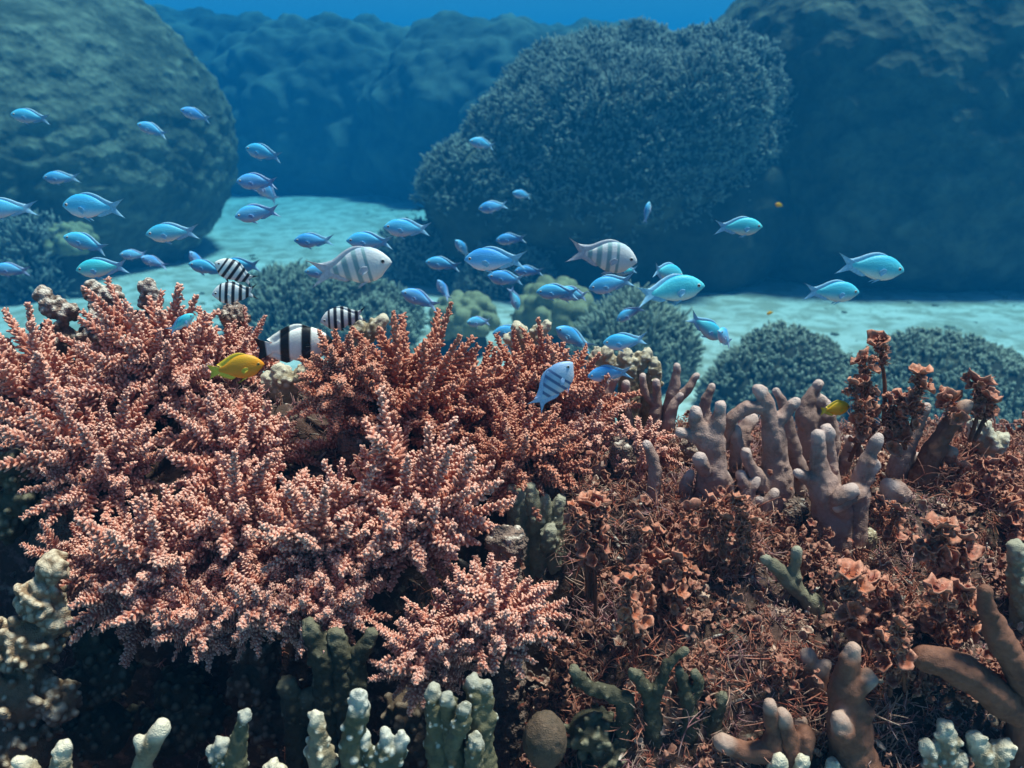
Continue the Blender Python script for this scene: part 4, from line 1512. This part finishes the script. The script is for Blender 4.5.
# ------------------------------------------------------------------ fish
def fish_mesh(name, depth, width, mats, fork=.75, bend=0.0, nose=.0, dorsal=.035, tail_len=.27, tail_h=.15, ped=.052, rag=False, trail=0.0, pelvic=.12):
    """length 1 along x, nose at +.5; mats = (body, fin)"""
    mb = MB()
    s = np.array([0, .02, .06, .12, .2, .3, .4, .5, .6, .7, .78, .85, .90, .94, 1.0])
    k = np.array([.0, .16, .34, .56, .78, .94, 1.0, .985, .89, .72, .53, .37, .27, .23, .22])
    k = np.where(s > .85, np.maximum(k, ped / (depth * .5) * .9), k)
    Lb = 1 - tail_len * .86
    X = .5 - s * Lb
    up = k * depth * .52
    dn = k * depth * .48
    dn[1:4] *= .85
    wd = width * .5 * np.array([.0, .28, .5, .7, .88, 1.0, 1.0, .93, .8, .62, .45, .3, .2, .14, .06])

    def bx(x):
        q = np.clip((.22 - x), 0, 1)
        return bend * q * q

    n = 16
    a = np.arange(n) * 2 * math.pi / n
    ring, q = [], []
    for i in range(1, len(s)):
        cz, sy = np.cos(a), np.sin(a)
        z = np.where(cz > 0, up[i] * cz, dn[i] * cz)
        y = wd[i] * np.sign(sy) * np.abs(sy) ** .9 + bx(X[i])
        ring.append(np.stack([np.full(n, X[i]), y, z], -1))
    v = np.concatenate(ring + [np.array([[X[0] + .004, bx(X[0]), -.01]]), np.array([[X[-1] - .01, bx(X[-1]), 0]])])
    m = len(ring)
    for i in range(m - 1):
        for j in range(n):
            j2 = (j + 1) % n
            q.append((i * n + j, (i + 1) * n + j, (i + 1) * n + j2, i * n + j2))
    t = []
    for j in range(n):
        j2 = (j + 1) % n
        t.append((j, j2, m * n))
        t.append(((m - 1) * n + j2, (m - 1) * n + j, m * n + 1))
    mb.add(v, q, t, 0)

    def fin(rows, th=.005):
        """rows: root points and edge points, (x, z, y) pairs; a thin blade closed all round"""
        rt = np.array([r[0] for r in rows])
        ed = np.array([r[1] for r in rows])
        kk = len(rows)
        mid = (rt * .45 + ed * .55)
        V = []
        for side in (1, -1):
            for arr, w in ((rt, th), (mid, th * .7), (ed, th * .25)):
                V.append(np.stack([arr[:, 0], arr[:, 2] + side * w + bx(arr[:, 0]), arr[:, 1]], -1))
        V = np.concatenate(V)
        Q = []
        for side in (0, 1):
            o = side * 3 * kk
            for r in range(2):
                for i in range(kk - 1):
                    f = (o + r * kk + i, o + r * kk + i + 1, o + (r + 1) * kk + i + 1, o + (r + 1) * kk + i)
                    Q.append(f if side == 0 else f[::-1])
        for i in range(kk - 1):
            Q.append((2 * kk + i, 2 * kk + i + 1, 5 * kk + i + 1, 5 * kk + i))
        for e in (0, kk - 1):
            for r in range(2):
                Q.append((r * kk + e, (r + 1) * kk + e, 3 * kk + (r + 1) * kk + e, 3 * kk + r * kk + e))
        mb.add(V, Q, None, 0, 0, 1)

    xt = X[-2]
    # tail: two lobes
    rows = []
    for u in np.linspace(-1, 1, 13):
        z0 = ped * .8 * u
        reach = tail_len * (1 - fork * (1 - abs(u)) ** .8 * .75)
        rows.append(((xt + .02, z0, 0), (xt - reach, tail_h * (1.0 * u), 0)))
    fin(rows, .007)

    def top_at(x):
        return np.interp(-x, -X, up)

    def bot_at(x):
        return np.interp(-x, -X, dn)
    xs = np.linspace(.24, -.24, 13)
    rows = []
    for i, x in enumerate(xs):
        u = i / 12
        h = dorsal * (math.sin(min(1, u * 2.6 + .12) * 1.57)) * (1.0 if u < .8 else 1.15 - .9 * (u - .8) * (1 - trail)) + trail * max(0, u - .72) * .22
        rows.append(((x, top_at(x) - .015, 0), (x - .05 * u - .03 - trail * .32 * max(0, u - .7), top_at(x) + h * (.85 if (rag and i % 2) else 1), 0)))
    fin(rows)
    xs = np.linspace(-.02, -.25, 9)
    rows = []
    for i, x in enumerate(xs):
        u = i / 8
        h = dorsal * 1.05 * math.sin(min(1, u * 3 + .1) * 1.57) * (1.0 if u < .7 else .85)
        rows.append(((x, -bot_at(x) + .015, 0), (x - .06 * u - .03 - trail * .3 * max(0, u - .6), -bot_at(x) - h, 0)))
    fin(rows)
    for sd in (1, -1):
        rows = []
        for i in range(5):
            u = i / 4
            rows.append(((.2 - .05 * u, -bot_at(.2) + .02, sd * width * .18), (.2 - .04 - pelvic * (1 - .45 * u), -bot_at(.2) - pelvic * .42 + .05 * u, sd * width * .3)))
        fin(rows, .004)
        rows = []
        for i in range(7):
            u = i / 6
            rows.append(((.215, -.005 - .05 * u, sd * width * .47), (.215 - .12 * math.sin(.5 + 1.9 * u), .01 - .11 * u, sd * (width * .5 + .022))))
        fin(rows, .003)
    return mb.mesh(name, [M[mats[0]], M[mats[1]]])


def eye_meshes(r, ring):
    mb = MB()
    v, f = ico(2)
    mb.add(v * np.array([r, r * .4, r]), None, f)
    base = mb.mesh('eye', [M[ring]])
    mb = MB()
    mb.add(v * np.array([r * .62, r * .3, r * .62]) + np.array([0, r * .28, 0]), None, f)
    mb.add(v * np.array([r * .62, r * .3, r * .62]) - np.array([0, r * .28, 0]), None, f)
    return base, mb.mesh('pupil', [M['eye_dark']])


SPEC = {}


def species(key, depth, width, mats, eye_r, ring, eye_pos, **kw):
    SPEC[key] = ([fish_mesh(key + '_body', depth, width, mats, bend=b, **kw) for b in (0.0, .55, -.55)], eye_meshes(eye_r, ring), eye_pos)


species('blue', .36, .15, ('chromis', 'chromis_fin'), .026, 'eye_ring', (.405, .054, .022))
species('teal', .35, .15, ('chromis_teal_lit', 'chromis_fin'), .026, 'eye_ring', (.405, .054, .022))
species('violet', .37, .15, ('chromis_violet', 'violet_fin'), .026, 'eye_ring', (.405, .054, .022))
species('pale', .43, .16, ('sergeant', 'sergeant_fin'), .030, 'eye_ring', (.40, .060, .03), trail=.6, dorsal=.03, tail_len=.30, tail_h=.17)
species('barred_blue', .48, .16, ('sergeant_blue', 'violet_fin'), .030, 'eye_ring', (.40, .060, .03), trail=.4, dorsal=.035, tail_len=.26)
species('black_barred', .46, .16, ('scissor', 'scissor'), .03, 'eye_ring', (.41, .056, .03), trail=.3, dorsal=.03, tail_len=.28, tail_h=.19, fork=.95)
species('banded', .45, .18, ('humbug', 'humbug'), .032, 'eye_dark', (.405, .062, .03), dorsal=.05, tail_len=.2, tail_h=.15, fork=.35, ped=.07)
species('yellow', .44, .17, ('yellow', 'yellow_fin'), .03, 'eye_gold', (.405, .062, .03), dorsal=.05, tail_len=.22, tail_h=.13, fork=.3, pelvic=.22)

NAMES = {'blue': 'blue_fish', 'teal': 'teal_fish', 'violet': 'violet_blue_fish', 'pale': 'barred_fish', 'barred_blue': 'barred_blue_fish',
         'black_barred': 'striped_fish', 'banded': 'banded_fish', 'yellow': 'yellow_fish'}
GROUPS = {'blue': 'small blue schooling fish', 'teal': 'small blue schooling fish', 'violet': 'small blue schooling fish', 'pale': 'pale barred fish',
          'barred_blue': None, 'black_barred': 'small black-striped fish', 'banded': None, 'yellow': 'yellow fish'}


def fish(key, px, py, lpx, face, tilt, yaw, label, real=.07, var=0, Y=None):
    """lpx: length seen in the photo; face +1 looks towards +x; yaw turns the fish out of the picture"""
    meshes, (eb, ep), (ex, ey, ez) = SPEC[key]
    vis = max(.35, abs(math.cos(R(yaw))))
    if Y is None:
        Y = real * F_PX * vis / lpx
        Y = Y * (ray(px, py)[1])
        size = real
    else:
        _, s = at(px, py, Y)
        size = lpx * s / vis
    p, s = at(px, py, Y)
    o = link(NAMES[key], meshes[var], None, p)
    yz = yaw if face > 0 else 180 + yaw
    o.rotation_euler = (0, -R(tilt), R(yz))
    o.scale = (size, size, size)
    tag(o, label, 'fish', GROUPS[key])
    for sd in (1, -1):
        e = link('eye', eb, o, (ex, sd * ey, ez))
        link('pupil', ep, e)
    return o


FISH = [
    # key, px, py, length, face, tilt, yaw, variant, distance, label
    ('blue', 31, 117, 34, -1, 8, 10, 0, None, 'blue fish before the olive boulder, closest to its outer upper side'),
    ('blue', 153, 130, 27, -1, 22, 18, 1, None, 'small blue fish nose up before the middle of the olive boulder'),
    ('blue', 196, 115, 27, -1, 20, 15, 0, None, 'small blue fish near the sloping shoulder of the olive boulder'),
    ('blue', 264, 153, 36, -1, 14, -10, 0, None, 'slim blue fish just off the boulder at the mouth of the sand channel'),
    ('blue', 61, 178, 30, -1, 2, 12, 2, None, 'small blue fish before the boulder above the biggest silvery blue fish'),
    ('blue', 94, 207, 60, -1, 2, -6, 0, None, 'biggest silvery blue fish in front of the olive boulder'),
    ('blue', 6, 209, 48, -1, 2, 8, 0, None, 'blue fish cut by the picture edge beside the small bushy coral'),
    ('teal', 173, 233, 47, -1, -2, 10, 0, None, 'teal fish at the foot of the olive boulder, clear of the others'),
    ('blue', 87, 243, 40, -1, 18, 12, 1, None, 'blue fish nose up over the lobed dome below the boulder'),
    ('violet', 258, 182, 38, -1, 2, 8, 0, None, 'violet-blue fish at the top of the three crowded over the sand channel'),
    ('violet', 268, 192, 26, -1, 38, 40, 2, 2.1, 'dark violet fish half hidden behind another over the sand channel'),
    ('violet', 258, 213, 40, -1, -8, 15, 1, None, 'violet-blue fish at the bottom of the three crowded over the sand channel'),
    ('blue', 314, 241, 36, -1, 2, 5, 0, None, 'blue fish alone over the bright sand above the larger pale barred fish'),
    ('blue', 370, 241, 42, -1, 2, 10, 0, None, 'blue fish just above the back of the pale barred fish over the sand'),
    ('blue', 408, 229, 44, -1, 6, 8, 2, None, 'blue fish with fins lowered in front of the dim bushy coral'),
    ('blue', 483, 144, 26, -1, 12, 15, 0, None, 'highest small blue fish against the branching mound'),
    ('blue', 494, 207, 29, -1, -6, 6, 0, None, 'small blue fish under the overhang, lower of the two there'),
    ('blue', 523, 195, 20, -1, 12, 20, 0, None, 'smallest blue fish under the overhang, upper of the two there'),
    ('blue', 511, 239, 28, -1, -4, 8, 0, None, 'blue fish hovering above the largest blue fish of the middle school'),
    ('blue', 496, 260, 58, -1, 0, -5, 0, None, 'largest blue fish of the middle school with widely forked tail'),
    ('blue', 443, 264, 32, -1, 8, 10, 1, None, 'blue fish trailing below the dim bushy coral at the sand edge'),
    ('blue', 507, 279, 36, -1, 10, 8, 0, None, 'blue fish directly below the largest of the middle school'),
    ('blue', 529, 271, 27, -1, 0, 5, 0, None, 'small blue fish behind the tail of the largest of the middle school'),
    ('blue', 463, 249, 21, -1, 48, 25, 0, None, 'small blue fish pointing steeply upward in the middle school'),
    ('violet', 420, 299, 36, -1, 24, 15, 1, None, 'violet-blue fish nose up over the pale gap in the sand'),
    ('violet', 443, 290, 20, -1, 62, 25, 0, None, 'faint violet fish seen nearly end-on above the lobed dome'),
    ('violet', 514, 298, 22, 1, -70, 25, 0, None, 'faint violet fish tail up beside the larger lobed coral'),
    ('blue', 557, 292, 38, -1, 2, 10, 0, None, 'blue fish overlapped from behind above the larger lobed coral'),
    ('violet', 573, 295, 36, -1, 12, 12, 0, None, 'violet-blue fish overlapping another above the larger lobed coral'),
    ('violet', 479, 322, 22, -1, 5, 30, 0, None, 'tiny violet fish low against the pale lobed dome'),
    ('blue', 509, 331, 30, -1, -6, 15, 0, 1.35, 'smallest bright blue fish peeping over the russet thicket crest'),
    ('blue', 573, 338, 38, -1, 32, 18, 1, 1.35, 'blue fish curving its tail down beside the pointed russet thicket'),
    ('blue', 626, 342, 42, -1, -4, -5, 0, 1.06, 'bright blue fish in front of the cream nubbly bush'),
    ('blue', 609, 373, 40, -1, -8, 8, 0, 1.06, 'bright blue fish above the tips of the thin mauve fingers'),
    ('violet', 629, 313, 26, -1, -28, 20, 0, None, 'pale violet fish nose down against the flaring vase coral'),
    ('blue', 612, 284, 44, -1, -10, 8, 0, None, 'blue fish just beneath the pale barred fish with the dark water behind'),
    ('teal', 627, 271, 24, -1, 0, 10, 0, 1.6, 'teal fish mostly hidden behind the pale barred fish over dark water'),
    ('teal', 664, 272, 40, 1, -14, 30, 2, None, 'teal fish with upturned tail tucked behind the longest teal fish'),
    ('teal', 668, 290, 68, 1, 6, 5, 0, None, 'longest teal fish, above the flaring vase coral'),
    ('teal', 738, 227, 46, 1, 0, 6, 0, None, 'teal fish alone high before the dark hollow'),
    ('teal', 870, 267, 66, 1, -7, 5, 0, None, 'large teal fish alone before the towering dark coral, upper of the pair'),
    ('teal', 831, 292, 54, 1, -2, 6, 0, None, 'teal fish before the foot of the towering dark coral, lower of the pair'),
    ('teal', 705, 327, 42, 1, -35, 15, 0, None, 'teal fish nosing down over the pale sand by the rounded bush coral'),
    ('violet', 725, 338, 22, -1, 30, 55, 0, None, 'small pale violet fish touching the nose of the downward teal fish'),
    ('violet', 647, 213, 16, 1, 75, 40, 0, None, 'tiny pale fish seen end-on before the dark hollow'),
    ('blue', 208, 268, 34, -1, 14, 10, 0, None, 'blue fish whose tail touches the upper black-striped fish'),
    ('blue', 241, 266, 40, -1, -4, 8, 0, 1.7, 'blue fish mostly behind the upper black-striped fish'),
    ('violet', 322, 272, 30, -1, 4, 15, 0, 1.75, 'pale violet fish behind the tail of the pale barred fish over the sand'),
    ('teal', 103, 268, 48, -1, -4, 5, 0, 1.15, 'largest teal fish grazing the rock knobs on the crest'),
    ('violet', 134, 255, 22, -1, 5, 25, 0, None, 'faint violet fish above the tall pink thicket, upper one'),
    ('violet', 154, 262, 20, -1, 25, 35, 0, None, 'faint violet fish above the tall pink thicket, by its tip'),
    ('violet', 12, 270, 30, -1, 8, 20, 0, None, 'faint violet fish low over the sand near the picture edge'),
    ('teal', 181, 324, 26, 1, 35, 25, 0, .985, 'teal fish lodged nose up among the branches of the tall pink thicket'),
    ('violet', 197, 262, 18, -1, 60, 40, 0, None, 'tiny violet fish nose up beside the blue one over the sand'),
    ('pale', 602, 256, 66, 1, -10, 4, 0, None, 'pale barred fish against the dark hollow with raised fins'),
    ('pale', 350, 268, 76, 1, 8, 6, 0, None, 'larger pale barred fish over the bright sand with trailing scissor tail'),
    ('barred_blue', 553, 386, 54, 1, 50, 14, 0, .86, 'blue fish with dark bars nosing up over the russet thicket'),
    ('black_barred', 236, 273, 40, -1, 30, 12, 0, 1.02, 'upper small black-striped fish over the thicket crest'),
    ('black_barred', 236, 293, 42, -1, -2, 8, 0, 1.0, 'lower small black-striped fish over the thicket crest'),
    ('black_barred', 345, 318, 44, -1, -8, 8, 0, 1.15, 'small black-striped fish half hidden behind the russet thicket'),
    ('black_barred', 604, 286, 17, -1, -10, 10, 0, None, 'tiny distant black-striped fish below the pale barred one'),
    ('banded', 294, 346, 72, 1, 4, 6, 0, 1.06, 'black-and-white banded fish pushing its head into the russet thicket'),
    ('yellow', 236, 368, 50, 1, 6, 10, 0, .84, 'yellow fish with dark eye hovering before the pink thickets'),
    ('yellow', 835, 409, 30, 1, 4, 15, 0, .985, 'yellow fish between the mauve fingers and the bushy orange seaweed'),
    ('yellow', 779, 205, 8, -1, 10, 20, 0, 4.3, 'tiny yellow-green fish at the edge of the branching mound'),
    ('yellow', 770, 313, 7, -1, -10, 20, 0, 3.3, 'tiny ochre fish resting on the pale sand'),
]
for (k, px, py, l, fc, tl, yw, vr, Y, lab) in FISH:
    l = l * 1.10
    if vr == 0 and k in ('blue', 'teal', 'violet') and rng.random() < .5:
        vr = int(rng.integers(1, 3))
    real = {'pale': .10, 'black_barred': .05}.get(k, .07)
    if l < 30 and k in ('blue', 'violet') and Y is None:
        real = .058
    fish(k, px, py, l, fc, tl, yw, lab, real, vr, Y)
